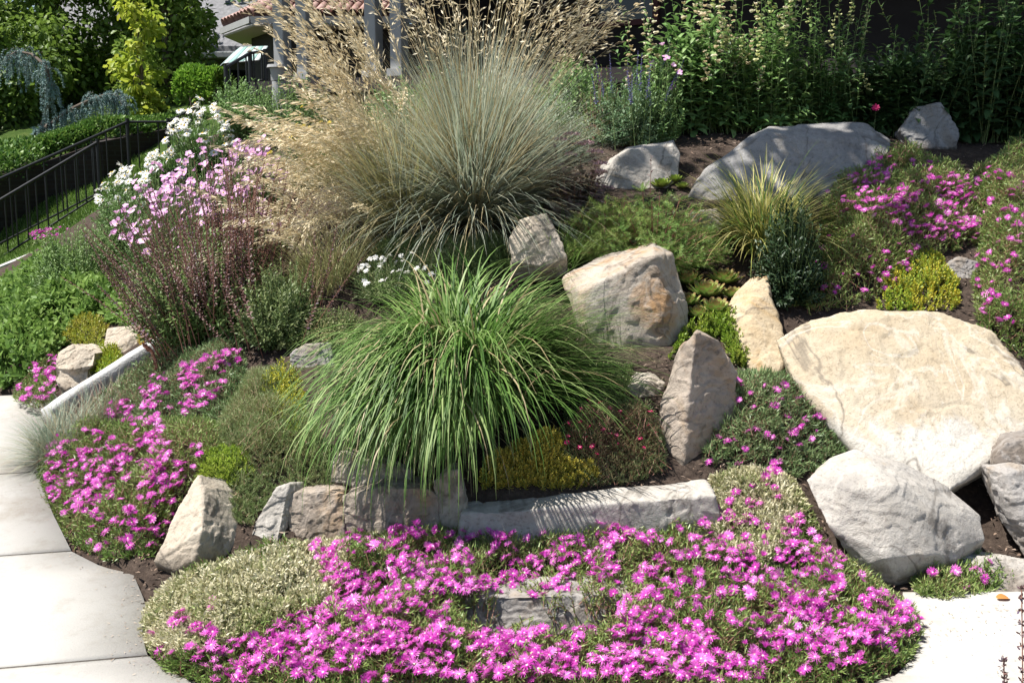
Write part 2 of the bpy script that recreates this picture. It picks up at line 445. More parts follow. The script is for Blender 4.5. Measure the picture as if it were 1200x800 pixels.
# ------------------------------------------------------------------ the walk and the ground sheet
def on_plane(u, v):
    d = ray(u, v); t = (1.6 + 0.268) / (0.08 * d[..., 1] - d[..., 2])
    return CAM + d * t[..., None]
LEFT_EDGE = [(262, 812), (225, 798), (193, 784), (172, 766), (166, 740), (172, 715), (168, 700), (156, 672), (120, 664), (84, 646), (62, 602), (48, 566), (42, 545), (52, 505), (66, 482), (62, 470), (58, 461)]
RIGHT_EDGE = [(985, 812), (1050, 790), (1074, 765), (1076, 735), (1062, 712), (1060, 702), (1058, 693)]
jl = on_plane(np.array([0., 72.]), np.array([651., 646.]))
SLANT = (jl[1, 1] - jl[0, 1]) / (jl[1, 0] - jl[0, 0])
def walk_mesh(edge, side, joints, y_lo):
    e = on_plane(np.array([p[0] for p in edge], float), np.array([p[1] for p in edge], float))
    e = e[np.argsort(e[:, 1])]
    yp = e[:, 1] - SLANT * e[:, 0] if side < 0 else e[:, 1]
    o = np.argsort(yp); yp = yp[o]; ex = e[o, 0]
    rows = list(np.linspace(yp[0], yp[-1], 90)) + [y_lo, 1.0, 2.2, yp[0] - .021]
    low = set()
    for j in joints:
        rows = [r for r in rows if abs(r - j) > 0.012]
        for d, dz in ((-.0050, 0), (-.0044, -.03), (.0044, -.03), (.0050, 0)):
            rows.append(j + d)
            if dz: low.add(round(j + d, 6))
    rows = sorted(rows)
    V = []; nx = 14
    far = -9.0 if side < 0 else 8.0
    for r in rows:
        x1 = np.interp(r, yp, ex)
        if r < yp[0]: x1 = (-0.15 if side < 0 else -0.143) if r < yp[0] - 0.02 else x1
        # a slightly wandering cast edge
        fr = np.linspace(0, 1, nx) ** 0.6
        xs = far + (x1 - far) * fr
        y = r + (SLANT * xs if side < 0 else 0 * xs)
        z = plane_z(y) + 0.002 * vnoise(np.stack([xs * 1.5, y * 1.5, 0 * xs], -1))
        if round(r, 6) in low: z = z - 0.02
        row = np.stack([xs, y, z], -1)
        V.append(np.r_[row, [[x1, row[-1, 1], row[-1, 2] - 0.13]]])
    V = np.array(V)
    # the far end face
    endr = V[-1].copy(); endr[:, 2] -= 0.13
    V = np.concatenate([V, endr[None]])
    n, m = V.shape[:2]
    i = np.arange(n - 1)[:, None]; j = np.arange(m - 1)[None]
    f = np.stack([i * m + j, i * m + j + 1, (i + 1) * m + j + 1, (i + 1) * m + j], -1).reshape(-1, 4)
    if side > 0: f = f[:, ::-1]
    xj = -0.15 if side < 0 else -0.143
    outline = [(far, y_lo), (xj, y_lo), (xj, yp[0] - .02 + (SLANT * xj if side < 0 else 0))] + list(zip(ex, yp + (SLANT * ex if side < 0 else 0))) + [(far, yp[-1] + (SLANT * far if side < 0 else 0))]
    rl = np.array([round(r, 6) in low for r in rows] + [False])
    mi = np.repeat((rl[:-1] | rl[1:]).astype(int), m - 1)
    return V.reshape(-1, 3), f, outline, mi
def concrete_mat():
    m, n, l, out = nodes_of('concrete')
    tc = n.new('ShaderNodeTexCoord')
    def nz(s, d=6, r=0.6):
        x = n.new('ShaderNodeTexNoise'); x.inputs['Scale'].default_value = s; x.inputs['Detail'].default_value = d; x.inputs['Roughness'].default_value = r
        l.new(tc.outputs['Object'], x.inputs['Vector']); return x.outputs[0]
    c = ramp(n, [(0.3, (.37, .355, .325)), (0.7, (.45, .435, .405))]); l.new(nz(1.3, 8), c.inputs[0])
    s = ramp(n, [(0.50, (1, 1, 1)), (0.70, (.66, .60, .52))]); l.new(nz(2.7, 10, .74), s.inputs[0])
    c = mixc(n, l, 0.75, c.outputs[0], s.outputs[0], 'MULTIPLY')
    g = ramp(n, [(0.28, (.62, .60, .58)), (0.42, (1, 1, 1))]); l.new(nz(160, 3, .7), g.inputs[0])
    c = mixc(n, l, 0.45, c, g.outputs[0], 'MULTIPLY')
    p = ramp(n, [(0.27, (.3, .27, .22)), (0.34, (1, 1, 1))]); l.new(nz(48, 6, .85), p.inputs[0])
    c = mixc(n, l, 0.8, c, p.outputs[0], 'MULTIPLY')
    k = ramp(n, [(0.4965, (0, 0, 0)), (0.4995, (1, 1, 1)), (0.5005, (1, 1, 1)), (0.5035, (0, 0, 0))]); l.new(nz(.9, 10, .62), k.inputs[0])
    km = mixc(n, l, 0.12, (0, 0, 0), k.outputs[0]); c = mixc(n, l, km, c, (.12, .105, .09))
    b = n.new('ShaderNodeBsdfPrincipled'); b.inputs['Roughness'].default_value = 0.9; b.inputs['Specular IOR Level'].default_value = 0.2
    l.new(c, b.inputs['Base Color'])
    bp = n.new('ShaderNodeBump'); bp.inputs['Strength'].default_value = 0.3; bp.inputs['Distance'].default_value = 0.003
    l.new(nz(120, 6, .7), bp.inputs['Height']); l.new(bp.outputs[0], b.inputs['Normal'])
    l.new(b.outputs[0], out.inputs[0]); return m
M_CONC = concrete_mat()
jy = [on_plane(np.array(float(u)), np.array(float(v))) for u, v in ((36, 648.5), (80, 775.5), (14, 554))]
vl, fl, OUT_L, ml_ = walk_mesh(LEFT_EDGE, -1, [p[1] - SLANT * p[0] for p in jy], -2.0)
vr, fr_, OUT_R, mr_ = walk_mesh(RIGHT_EDGE, 1, [], -2.0)

def soil_mat():
    m, n, l, out = nodes_of('soil')
    tc = n.new('ShaderNodeTexCoord')
    def nz(s, d=8, r=0.7):
        x = n.new('ShaderNodeTexNoise'); x.inputs['Scale'].default_value = s; x.inputs['Detail'].default_value = d; x.inputs['Roughness'].default_value = r
        l.new(tc.outputs['Object'], x.inputs['Vector']); return x.outputs[0]
    c = ramp(n, [(0.25, (.03, .022, .018)), (0.5, (.065, .048, .038)), (0.75, (.12, .09, .07))]); l.new(nz(26), c.inputs[0])  # soil tone lowered to take in the shade over the bed
    b = n.new('ShaderNodeBsdfPrincipled'); b.inputs['Roughness'].default_value = 1; b.inputs['Specular IOR Level'].default_value = 0.1
    l.new(c.outputs[0], b.inputs['Base Color'])
    bp = n.new('ShaderNodeBump'); bp.inputs['Strength'].default_value = 0.9; bp.inputs['Distance'].default_value = 0.02
    l.new(nz(45), bp.inputs['Height']); l.new(bp.outputs[0], b.inputs['Normal'])
    l.new(b.outputs[0], out.inputs[0]); return m
M_SOIL = soil_mat()
o = build('sidewalk', [(vl, fl, ml_, 0, 0), (vr, fr_, 0, 0, 0)], [M_CONC, plain('joint_grit', (.13, .115, .095), .95, var=.3, scale=40)]); o['kind'] = 'structure'
_gf = GZ.copy()
for poly in (OUT_L, OUT_R):
    ins = in_poly(_gx, _gy, poly)
    _gf[ins] = np.minimum(_gf[ins], plane_z(_gy[ins])) - 0.07
_p3 = np.stack([_gx, _gy, 0 * _gx], -1)
_gf = _gf + 0.012 * fbm(_p3 * 9, 3) - 0.006
_ex = np.concatenate([[-220, -90, -40, -18], GX, [18, 40, 90, 220]]); _ey = np.concatenate([[-120, -40, -10, -2], GY, [32, 60, 120, 300]])
_zz = np.pad(_gf, ((4, 4), (4, 4)), mode='edge')
_X, _Y = np.meshgrid(_ex, _ey, indexing='ij')
_i = np.arange(len(_ex) - 1)[:, None]; _j = np.arange(len(_ey) - 1)[None]; _m = len(_ey)
_f = np.stack([_i * _m + _j, (_i + 1) * _m + _j, (_i + 1) * _m + _j + 1, _i * _m + _j + 1], -1).reshape(-1, 4)
o = build('ground', [(np.stack([_X, _Y, _zz], -1), _f, 0, 0, 0)], [M_SOIL], smooth=True); o['kind'] = 'structure'

# turf beyond the planted slope
def turf_mat():
    m, n, l, out = nodes_of('turf')
    tc = n.new('ShaderNodeTexCoord')
    def nz(s, d=8, r=0.7):
        x = n.new('ShaderNodeTexNoise'); x.inputs['Scale'].default_value = s; x.inputs['Detail'].default_value = d; x.inputs['Roughness'].default_value = r
        l.new(tc.outputs['Object'], x.inputs['Vector']); return x.outputs[0]
    c = ramp(n, [(0.3, (.035, .065, .015)), (0.5, (.06, .105, .022)), (0.7, (.11, .14, .04))]); l.new(nz(3.5), c.inputs[0])
    g = ramp(n, [(0.3, (.5, .5, .45)), (0.6, (1, 1, 1))]); l.new(nz(70), g.inputs[0])
    b = n.new('ShaderNodeBsdfPrincipled'); b.inputs['Roughness'].default_value = 1; b.inputs['Specular IOR Level'].default_value = 0.1
    l.new(mixc(n, l, .8, c.outputs[0], g.outputs[0], 'MULTIPLY'), b.inputs['Base Color'])
    bp = n.new('ShaderNodeBump'); bp.inputs['Strength'].default_value = 1; bp.inputs['Distance'].default_value = 0.03
    l.new(nz(60), bp.inputs['Height']); l.new(bp.outputs[0], b.inputs['Normal']); l.new(b.outputs[0], out.inputs[0]); return m
_w = .25 * vnoise(np.stack([_X * .9, _Y * .9, 0 * _X], -1))
_tm = ((_X + _w < -4.9) & (_Y + _w > 7.6)) | ((_Y + _w > 13.6) & (_X + _w < -4.6)) | ((_X + _w > 3.9) & (_Y + _w > 4.7)) | (_Y > 20.5)
_sel = (_tm[:-1, :-1] & _tm[1:, :-1] & _tm[:-1, 1:] & _tm[1:, 1:]).ravel()
o = build('lawn', [(np.stack([_X, _Y, _zz + .006], -1), _f[_sel], 0, 0, 0)], [turf_mat()], smooth=True); o['kind'] = 'structure'

# bark mulch and crumbs lying on the bed
M_CHIP = leaf_mat('mulch_chip', [(.04, .026, .02), (.08, .055, .04), (.13, .09, .065), (.18, .14, .11)], trans=0, rough=.9)
n_ = 26000
cx = rng.uniform(-3.4, 3.4, n_); cy = 3.5 + rng.random(n_) ** 1.3 * 5.5
k_ = ~(in_poly(cx, cy, OUT_L) | in_poly(cx, cy, OUT_R)); cx, cy = cx[k_], cy[k_]; n_ = len(cx)
a_ = rng.random(n_) * 6.28; e_ = (rng.random(n_) - .5) * 0.7
D_ = np.stack([np.cos(a_) * np.cos(e_), np.sin(a_) * np.cos(e_), np.sin(e_)], -1)
Nn = nrm(np.stack([rng.normal(0, .35, n_), rng.normal(0, .35, n_), np.ones(n_)], -1))
ch = strips(np.stack([cx, cy, ground(cx, cy) + .006 + .01 * rng.random(n_)], -1), D_, Nn, rng.uniform(.008, .028, n_), rng.uniform(.003, .010, n_), 2, prof_round, .3, fold=.25)
o = build('mulch', [ch], [M_CHIP]); tag(o, 'loose brown bark mulch scattered between the rocks', 'mulch', None, 'stuff')

# ------------------------------------------------------------------ rocks
RK = dict(
    slab=rock_mat('rock_slab', (.47, .43, .37), (.56, .53, .47), (.47, .37, .24), (.41, .38, .34), .2, .15, True, 0.6, .8, (.66, .55, (.40, .31, .20), (.475, .41, .305))),
    cream=rock_mat('rock_cream', (.42, .35, .27), (.53, .47, .38), (.44, .28, .13), (.30, .27, .24), .5, .2, True, 0.1),
    pale=rock_mat('rock_pale', (.38, .345, .30), (.48, .45, .405), (.38, .29, .19), (.26, .245, .23), .3, .38, True, 1.3),
    grey=rock_mat('rock_grey', (.27, .25, .23), (.38, .355, .33), (.32, .25, .18), (.20, .19, .185), .35, .5, True, 2.7),
    tan=rock_mat('rock_tan', (.28, .225, .175), (.41, .35, .29), (.36, .23, .12), (.24, .215, .20), .5, .4, True, 3.9),
    rust=rock_mat('rock_rust', (.34, .28, .22), (.46, .41, .35), (.38, .23, .115), (.22, .205, .19), .6, .45, True, 5.2),
    ochre=rock_mat('rock_ochre', (.40, .30, .18), (.50, .42, .30), (.42, .27, .12), (.30, .26, .20), .55, .2, True, 7.4),
    slate=rock_mat('rock_slate', (.24, .23, .22), (.34, .33, .315), (.29, .25, .20), (.17, .165, .165), .15, .5, True, 6.1),
)
def rock(label, pts, yb, yt, back, mat='pale', shrink=0.85, extra=None, group=None, name='boulder', rough=1.0, drop=0.08, cat='rock', hulls=None, kr=1.0):
    v0 = min(p[1] for p in pts); v1 = max(p[1] for p in pts)
    def W(p):
        y = yb + (yt - yb) * (v1 - p[1]) / max(v1 - v0, 1) + (p[2] if len(p) > 2 else 0)
        return at(p[0], p[1], y)
    bm = bmesh.new()
    allp = []
    for hp in ([pts] + (hulls or [])):
        Pf = np.array([W(p) for p in hp])
        c = Pf.mean(0)
        Pb = c + (Pf - c) * shrink + np.asarray(back, float)
        lowk = Pf[:, 2] < np.percentile(Pf[:, 2], 35)
        Pd = Pf[lowk] + np.array([0, .05, -drop])
        Q = np.concatenate([Pf, Pb, Pd]); allp.append(Q)
        vs = [bm.verts.new(q) for q in Q]
        r = bmesh.ops.convex_hull(bm, input=vs)
        dead = [g for g in r['geom_interior'] if isinstance(g, bmesh.types.BMVert)] + [g for g in r['geom_unused'] if isinstance(g, bmesh.types.BMVert)]
        bmesh.ops.delete(bm, geom=list(set(dead)), context='VERTS')
    Q = np.concatenate(allp)
    bmesh.ops.recalc_face_normals(bm, faces=bm.faces)
    me = bpy.data.meshes.new('tmp'); bm.to_mesh(me); bm.free()
    ob = bpy.data.objects.new('tmp', me); COL.objects.link(ob)
    size = float(np.linalg.norm(Q.max(0) - Q.min(0)))
    md = ob.modifiers.new('r', 'REMESH'); md.mode = 'VOXEL'; md.voxel_size = max(0.004, size / 135)
    sm = ob.modifiers.new('s', 'SMOOTH'); sm.factor = 0.5; sm.iterations = 1
    dg = bpy.context.evaluated_depsgraph_get()
    ev = bpy.data.meshes.new_from_object(ob.evaluated_get(dg))
    bpy.data.objects.remove(ob); bpy.data.meshes.remove(me)
    n = len(ev.vertices)
    co = np.empty(n * 3, np.float32); ev.vertices.foreach_get('co', co); co = co.reshape(-1, 3).astype(float)
    no = np.empty(n * 3, np.float32); ev.vertices.foreach_get('normal', no); no = no.reshape(-1, 3).astype(float)
    s0 = rng.random(3) * 50
    # broad hollows, flaked terraces with sharp lips, fine grain
    d = 0.012 * size * fbm(co * (2.4 / size) + s0, 3)
    q = fbm(co * (3.6 / size) * np.array([1, 1, 1.5]) + s0 * 2, 4) * 4.5
    fl = np.floor(q); fr = q - fl
    d += -0.012 * size * rough * (fl + np.clip((fr - 0.90) / 0.10, 0, 1)) * 0.7
    d += 0.005 * size * rough * fbm(co * (14 / size) + s0, 3) + 0.003 * rough * fbm(co * 60 + s0, 2)
    cr = np.abs(vnoise(co * (2.1 / size) + s0 * 3 + 0.5 * fbm(co * (5 / size), 2)[:, None]))
    d -= 0.008 * size * rough * np.clip(1 - cr / 0.03, 0, 1)
    co += no * d[:, None]
    base = np.array([Q[:, 0].mean(), Q[:, 1].mean(), Q[:, 2].min()])
    ev.vertices.foreach_set('co', (co - base).astype(np.float32).ravel())
    ev.polygons.foreach_set('use_smooth', np.ones(len(ev.polygons), bool))
    ev.materials.clear(); ev.materials.append(RK[mat]); ev.name = name
    ev.update()
    o = bpy.data.objects.new(name, ev); o.location = base; put(o)
    return tag(o, label, cat, group)
G_B = 'boulders set in the planted slope'
rock('broad cream slab boulder with a smooth tan face tilted to the sky, largest rock',
     [(908, 398), (940, 376), (1010, 364), (1100, 362), (1165, 386), (1202, 440), (1218, 490), (1192, 512), (1162, 536), (1114, 556), (1020, 522), (975, 482), (930, 440),
      (948, 392, -.03), (1010, 378, -.04), (1022, 545, .05), (1112, 578, .03), (1185, 532, .06), (975, 500, .06)],
     4.44, 5.22, (.04, .26, -.26), 'slab', .82, group=G_B, rough=.4, drop=.0)
rock('pale angular boulder with several broken facets beside the small ice plant clump',
     [(943, 562, .04), (972, 538, .12), (1002, 527, .18), (1060, 545, .18), (1112, 570, .16), (1150, 603, .12), (1157, 632, .09), (1120, 657, .03), (1050, 682, -.02), (1018, 662, -.05), (966, 612, -.03),
      (1004, 572, -.06), (1046, 568, -.07), (1078, 600, -.06), (1038, 655, -.09), (1088, 650, -.05), (1080, 575, .02)],
     4.04, 4.24, (.05, .34, -.05), 'pale', .8, group=G_B, rough=.45)
rock('tall narrow standing stone with a pale ridge down its middle',
     [(772, 470), (797, 405), (818, 385), (843, 398), (863, 437, .05), (858, 500, .06), (842, 560, .04), (815, 567), (786, 557), (775, 510), (816, 389, -.07), (800, 552, -.09), (806, 470, -.09)],
     4.66, 4.78, (.04, .24, -.05), 'tan', .85, group=G_B, rough=.8)
rock('wedge boulder with a white top plane and grey and rusty cracked front',
     [(660, 327, .22), (700, 304, .36), (765, 282, .42), (790, 296, .24), (804, 345, .14), (808, 388, .08), (790, 431), (745, 433), (705, 420), (686, 380, .02), (684, 343, .02), (728, 319, .0), (766, 300, -.01), (782, 345, -.03), (774, 378, -.05)],
     5.28, 5.34, (.02, .30, -.05), 'rust', .85, group=G_B, rough=.55)
rock('small peach coloured rock just behind the green arching grass', [(596, 280), (610, 258), (640, 251), (655, 275), (664, 302), (640, 312), (600, 308), (628, 270, -.05)], 5.58, 5.68, (0, .22, -.03), 'cream', group=G_B)
rock('white flat faced boulder behind the low juniper', [(698, 216), (705, 195), (735, 172), (790, 163), (798, 180), (797, 203), (780, 223), (720, 227), (735, 176, -.08), (788, 170, -.06)], 6.72, 6.98, (.02, .34, -.05), 'pale', group=G_B, rough=.5)
rock('thin low stone under the white flat faced boulder', [(703, 232), (735, 227), (785, 231), (792, 252), (750, 258), (706, 252)], 6.6, 6.68, (0, .25, -.02), 'tan', group=G_B, name='rock')
rock('long grey boulder in dappled shade at the top of the slope', [(808, 230), (826, 200), (880, 160, .05), (902, 150, .12), (1015, 147, .15), (1043, 165, .12), (1040, 195), (1000, 224), (900, 238), (840, 240), (893, 164, -.04), (1000, 163, -.02)], 6.6, 6.95, (.03, .45, -.05), 'slate', group=G_B, rough=.6)
rock('dark shaded boulder deepest in the shadow under the tall stems', [(1056, 152), (1074, 125), (1102, 120), (1124, 152), (1122, 172), (1075, 175)], 7.5, 7.65, (.02, .3, -.04), 'slate', group=G_B)
rock('curved yellowish stone wedged between dark bush and standing stone', [(846, 368, .1), (862, 342, .12), (882, 322, .12), (898, 317, .12), (902, 345), (917, 385), (916, 430), (905, 449), (880, 432), (868, 400), (880, 352, -.03)], 5.05, 5.55, (.02, .25, -.06), 'ochre', group=G_B, rough=.6)
rock('small knobbly tan rock at the foot of the wedge boulder', [(735, 452), (745, 435), (765, 437), (778, 450), (771, 471), (746, 474), (758, 450, -.04)], 4.92, 5.02, (0, .14, -.03), 'rust', group='small rocks', name='rock', rough=1.6)
rock('grey rock half hidden under yellow striped sedge', [(808, 252), (840, 244), (866, 246), (873, 262), (850, 287), (830, 282), (845, 256, -.05)], 6.28, 6.42, (0, .25, -.03), 'grey', group='small rocks', name='rock')
rock('small grey stone in shadow at the end of the yellow flowered sedum', [(1096, 318), (1124, 302), (1146, 307), (1150, 340), (1110, 347)], 5.75, 5.88, (.02, .25, -.03), 'grey', group='small rocks', name='rock')
rock('pale block rock with shaded side cut by the frame edge', [(1158, 548), (1182, 542), (1232, 545), (1240, 650), (1212, 640), (1186, 600), (1178, 556, -.05)], 4.22, 4.42, (.05, .3, -.04), 'grey', group=G_B)
rock('flat grey rock tucked under the right corner of the big cream slab', [(1166, 534), (1180, 519), (1235, 508), (1240, 540), (1205, 545), (1168, 543)], 4.48, 4.56, (.05, .25, 0), 'grey', group=G_B, drop=.02)
rock('long low grey retaining stone along the front bed', [(541, 602), (620, 597), (700, 591), (780, 585), (838, 580), (845, 610), (845, 655), (700, 660), (545, 660), (540, 630)], 4.25, 4.27, (0, .20, .0), 'pale', .99, group='retaining stones along the front', name='retaining_stone', rough=.5)
rock('upright cream stone at the end of the long retaining stone', [(510, 565), (526, 552), (537, 551), (547, 592), (541, 630), (512, 630)], 4.3, 4.36, (0, .2, 0), 'cream', group='retaining stones along the front', name='retaining_stone')
rock('leaning stone with a white stripe on its edge', [(282, 650), (300, 606), (325, 572), (338, 567), (346, 582, .03), (336, 620, .03), (322, 652)], 4.18, 4.34, (.08, .22, -.03), 'pale', group='retaining stones along the front', name='retaining_stone')
rock('squat tan stone next to the white striped leaning stone', [(334, 590), (345, 577), (372, 581), (402, 579), (404, 632), (340, 640)], 4.25, 4.34, (0, .24, 0), 'tan', group='retaining stones along the front', name='retaining_stone')
rock('brown stone under the hanging blades of the green grass', [(403, 582), (445, 572), (500, 572), (514, 580), (514, 632), (405, 636)], 4.27, 4.33, (0, .22, 0), 'tan', group='retaining stones along the front', name='retaining_stone')
rock('thin upper stone between the grass roots and the brown stone', [(384, 582), (388, 541), (402, 531), (440, 543), (480, 552), (482, 590), (390, 592)], 4.42, 4.5, (0, .2, 0), 'rust', group='retaining stones along the front', name='retaining_stone')
rock('split rock with a bright cream face and a dark broken side by the walk', [(182, 657), (195, 625), (215, 585), (232, 555), (246, 572, .03), (260, 580, .06), (284, 615, .14), (286, 641, .12), (262, 650, .03), (228, 656, -.03), (205, 669), (240, 572, -.02), (237, 620, -.08)],
     4.06, 4.3, (.12, .24, -.05), 'cream', .8, group=G_B, rough=.55)
rock('grey upright stone beside the left side of the green grass', [(335, 455), (340, 416), (356, 405), (388, 401), (392, 458)], 5.18, 5.28, (.03, .2, -.02), 'grey', group=G_B)
rock('small cream rock with an overhanging lip by the walk', [(66, 446), (70, 430), (88, 428), (104, 432), (102, 448), (78, 456)], 6.12, 6.2, (.02, .2, -.02), 'cream', group='small rocks', name='rock', hulls=[[(63, 432), (68, 414), (86, 403), (112, 413), (109, 428, -.03), (85, 433, -.05)]])
rock('pinkish cream block rock above the white edging', [(119, 412), (125, 385), (158, 381), (173, 405), (166, 421), (144, 424), (150, 400, -.05)], 6.35, 6.5, (.02, .25, -.03), 'cream', group='small rocks', name='rock', rough=.6)
rock('grey stone riser shaded by overhanging flowers at the front', [(522, 706), (560, 700), (640, 697), (742, 699), (750, 752), (640, 757), (528, 755)], 3.76, 3.80, (0, .2, 0), 'grey', .95, group='retaining stones along the front', name='retaining_stone')
rock('low pale stone lying behind the small ice plant clump', [(1096, 668), (1130, 652), (1180, 655), (1225, 662), (1228, 696), (1160, 700), (1110, 694)], 4.0, 4.16, (0, .2, -.03), 'pale', group='small rocks', name='rock', drop=.05)

# the white edging bar
def sweep_bar(name, path, wd, ht, mat, label, cat):
    path = np.asarray(path, float); t = nrm(np.gradient(path, axis=0)); s = nrm(np.cross(t, np.array([0, 0, 1.])))
    up = np.cross(s, t)
    c = 0.18
    prof = np.array([[-.5, -1], [-.5, 1 - c - .0], [-.5 + c, 1], [.5 - c, 1], [.5, 1 - c], [.5, -1]])
    V = path[:, None] + s[:, None] * (prof[:, 0] * wd)[None, :, None] + up[:, None] * (prof[:, 1] * ht / 2)[None, :, None]
    n, m = V.shape[:2]
    i = np.arange(n - 1)[:, None]; j = np.arange(m)[None]; j2 = (j + 1) % m
    f = np.stack([i * m + j, i * m + j2, (i + 1) * m + j2, (i + 1) * m + j], -1).reshape(-1, 4)
    caps = np.array([[0, 1, 2, 3], [0, 3, 4, 5]]); caps = np.r_[caps[:, ::-1], caps + (n - 1) * m]
    o = build(name, [(V, np.r_[f, caps], 0, 0, 0)], [mat], origin=path.mean(0))
    return tag(o, label, cat)
M_WHITEC = plain('white_concrete', (.47, .47, .46), .9, var=.2, scale=14, bump=.6, dirt=(.27, .23, .18), dirt_scale=7)
bp_ = np.array([at(58, 492, 5.75), at(90, 468, 5.9), at(125, 446, 6.0), at(160, 424, 6.1), at(196, 404, 6.2)])
tq = np.linspace(0, 4, 24)
bp_ = np.stack([np.interp(tq, range(5), bp_[:, k]) for k in range(3)], -1)
bp_ = bp_ + np.c_[np.zeros(24), .01 * fbm(np.c_[tq * 1.3, tq * 0, tq * 0 + 2]), .008 * fbm(np.c_[tq * 1.7, tq * 0 + 5, tq * 0])]
sweep_bar('edging_kerb', bp_, .08, .12, M_WHITEC, 'white concrete edging bar slanting up from the walk', 'edging')

# ------------------------------------------------------------------ buildings, stairs, rails
def box(bm, x0, x1, y0, y1, z0, z1, M=None):
    vs = [bm.verts.new(Vector(c)) for c in ((x0, y0, z0), (x1, y0, z0), (x1, y1, z0), (x0, y1, z0), (x0, y0, z1), (x1, y0, z1), (x1, y1, z1), (x0, y1, z1))]
    for f in ((0, 3, 2, 1), (4, 5, 6, 7), (0, 1, 5, 4), (1, 2, 6, 5), (2, 3, 7, 6), (3, 0, 4, 7)):
        bm.faces.new([vs[k] for k in f])
    if M is not None:
        for v in vs: v.co = M @ v.co
    return vs
def poly_prism(bm, pts, off):
    a = [bm.verts.new(Vector(p)) for p in pts]; b = [bm.verts.new(Vector(p) + Vector(off)) for p in pts]
    bm.faces.new(a); bm.faces.new(b[::-1]); n = len(a)
    for k in range(n): bm.faces.new([a[k], b[k], b[(k + 1) % n], a[(k + 1) % n]])
def bobj(name, bm, mat, parent=None, bevel=0.0):
    if bevel:
        bmesh.ops.bevel(bm, geom=list(bm.edges), offset=bevel, segments=2, affect='EDGES', clamp_overlap=True)
    bmesh.ops.recalc_face_normals(bm, faces=bm.faces)
    me = bpy.data.meshes.new(name); bm.to_mesh(me); bm.free(); me.materials.append(mat)
    o = bpy.data.objects.new(name, me); put(o, parent)
    return o
M_TRIM = plain('grey_trim', (.33, .33, .325), .6, var=.06)
M_MAROON = plain('maroon_wall', (.13, .045, .05), .8, var=.1)
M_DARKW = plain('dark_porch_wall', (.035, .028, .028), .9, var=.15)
M_LAV = plain('mauve_skirt', (.20, .18, .21), .85, var=.08)
M_SOFFIT = plain('cream_soffit', (.52, .47, .43), .7, var=.05)
M_WTRIM = plain('white_trim', (.70, .70, .69), .5, var=.03)
M_GREYROOF = plain('grey_shingle', (.20, .20, .21), .9, var=.25, scale=14, bump=.5)
M_GLASS = plain('window_glass', (.012, .014, .017), .06, var=.05)
M_IRON = plain('black_iron', (.012, .012, .013), .45, var=.2, scale=20)
def tile_mat():
    m, n, l, out = nodes_of('red_tile')
    tc = n.new('ShaderNodeTexCoord')
    no = n.new('ShaderNodeTexNoise'); no.inputs['Scale'].default_value = 5; no.inputs['Detail'].default_value = 5; l.new(tc.outputs['Object'], no.inputs['Vector'])
    c = ramp(n, [(.3, (.19, .10, .085)), (.5, (.30, .18, .15)), (.7, (.38, .26, .23))]); l.new(no.outputs[0], c.inputs[0])
    b = n.new('ShaderNodeBsdfPrincipled'); b.inputs['Roughness'].default_value = .8; l.new(c.outputs[0], b.inputs['Base Color']); l.new(b.outputs[0], out.inputs[0]); return m
M_TILE = tile_mat()

# the porch house: a front line running back to the left
H0 = np.array([-3.25, 15.6, 0]); He = nrm(np.array([9.3, -5.0, 0])); Hn = np.array([He[1], -He[0], 0])
if Hn[1] > 0: Hn = -Hn
MH = Matrix(((He[0], -Hn[0], 0, H0[0]), (He[1], -Hn[1], 0, H0[1]), (0, 0, 1, 0), (0, 0, 0, 1)))   # local x along the front, y into the house
def along(u):
    d = ray(u, 50.0); A_ = np.array([[d[0], -He[0]], [d[1], -He[1]]])
    t, a = np.linalg.solve(A_, H0[:2]); return a
house = empty('porch_house', H0 + np.array([0, 0, 2.0]), 'house with a deep dark porch on slim grey columns above the garden', 'house')
def hpart(name, bm, mat, bevel=0.0):
    o = bobj(name, bm, mat, None, bevel); o.matrix_world = Matrix.Identity(4)
    o.parent = house; o.matrix_parent_inverse = Matrix.Translation(-house.location)
    return o
PF = 2.62
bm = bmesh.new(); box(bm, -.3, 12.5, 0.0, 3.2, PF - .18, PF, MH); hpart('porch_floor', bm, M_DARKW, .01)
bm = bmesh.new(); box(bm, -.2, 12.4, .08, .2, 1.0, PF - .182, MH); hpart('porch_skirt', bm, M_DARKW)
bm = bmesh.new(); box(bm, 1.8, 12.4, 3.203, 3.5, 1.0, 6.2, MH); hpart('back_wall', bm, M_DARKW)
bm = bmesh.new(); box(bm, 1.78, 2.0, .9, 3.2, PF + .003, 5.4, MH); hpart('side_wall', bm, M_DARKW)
bm = bmesh.new(); box(bm, -.9, 13.0, -.6, 3.6, 5.43, 5.7, MH); hpart('porch_roof', bm, M_TRIM, .02)
for u in (319, 346, 427, 457):
    a = along(u)
    bm = bmesh.new(); box(bm, a - .085, a + .085, .12, .29, PF + .003, 5.42, MH); box(bm, a - .12, a + .12, .085, .325, PF + .004, PF + .10, MH)
    hpart('column', bm, M_TRIM, .006)
for a in (3.2,):
    bm = bmesh.new(); box(bm, a, a + 1.0, 3.15, 3.2, PF + .9, PF + 2.2, MH); wdw = hpart('window', bm, M_GLASS)
    bm = bmesh.new()
    for (x0, x1, z0, z1) in ((a - .08, a - .003, PF + .82, PF + 2.28), (a + 1.003, a + 1.08, PF + .82, PF + 2.28), (a, a + 1.0, PF + 2.203, PF + 2.28), (a, a + 1.0, PF + .82, PF + .897)):
        box(bm, x0, x1, 3.13, 3.2, z0, z1, MH)
    f = bobj('frame', bm, M_MAROON); f.parent = wdw
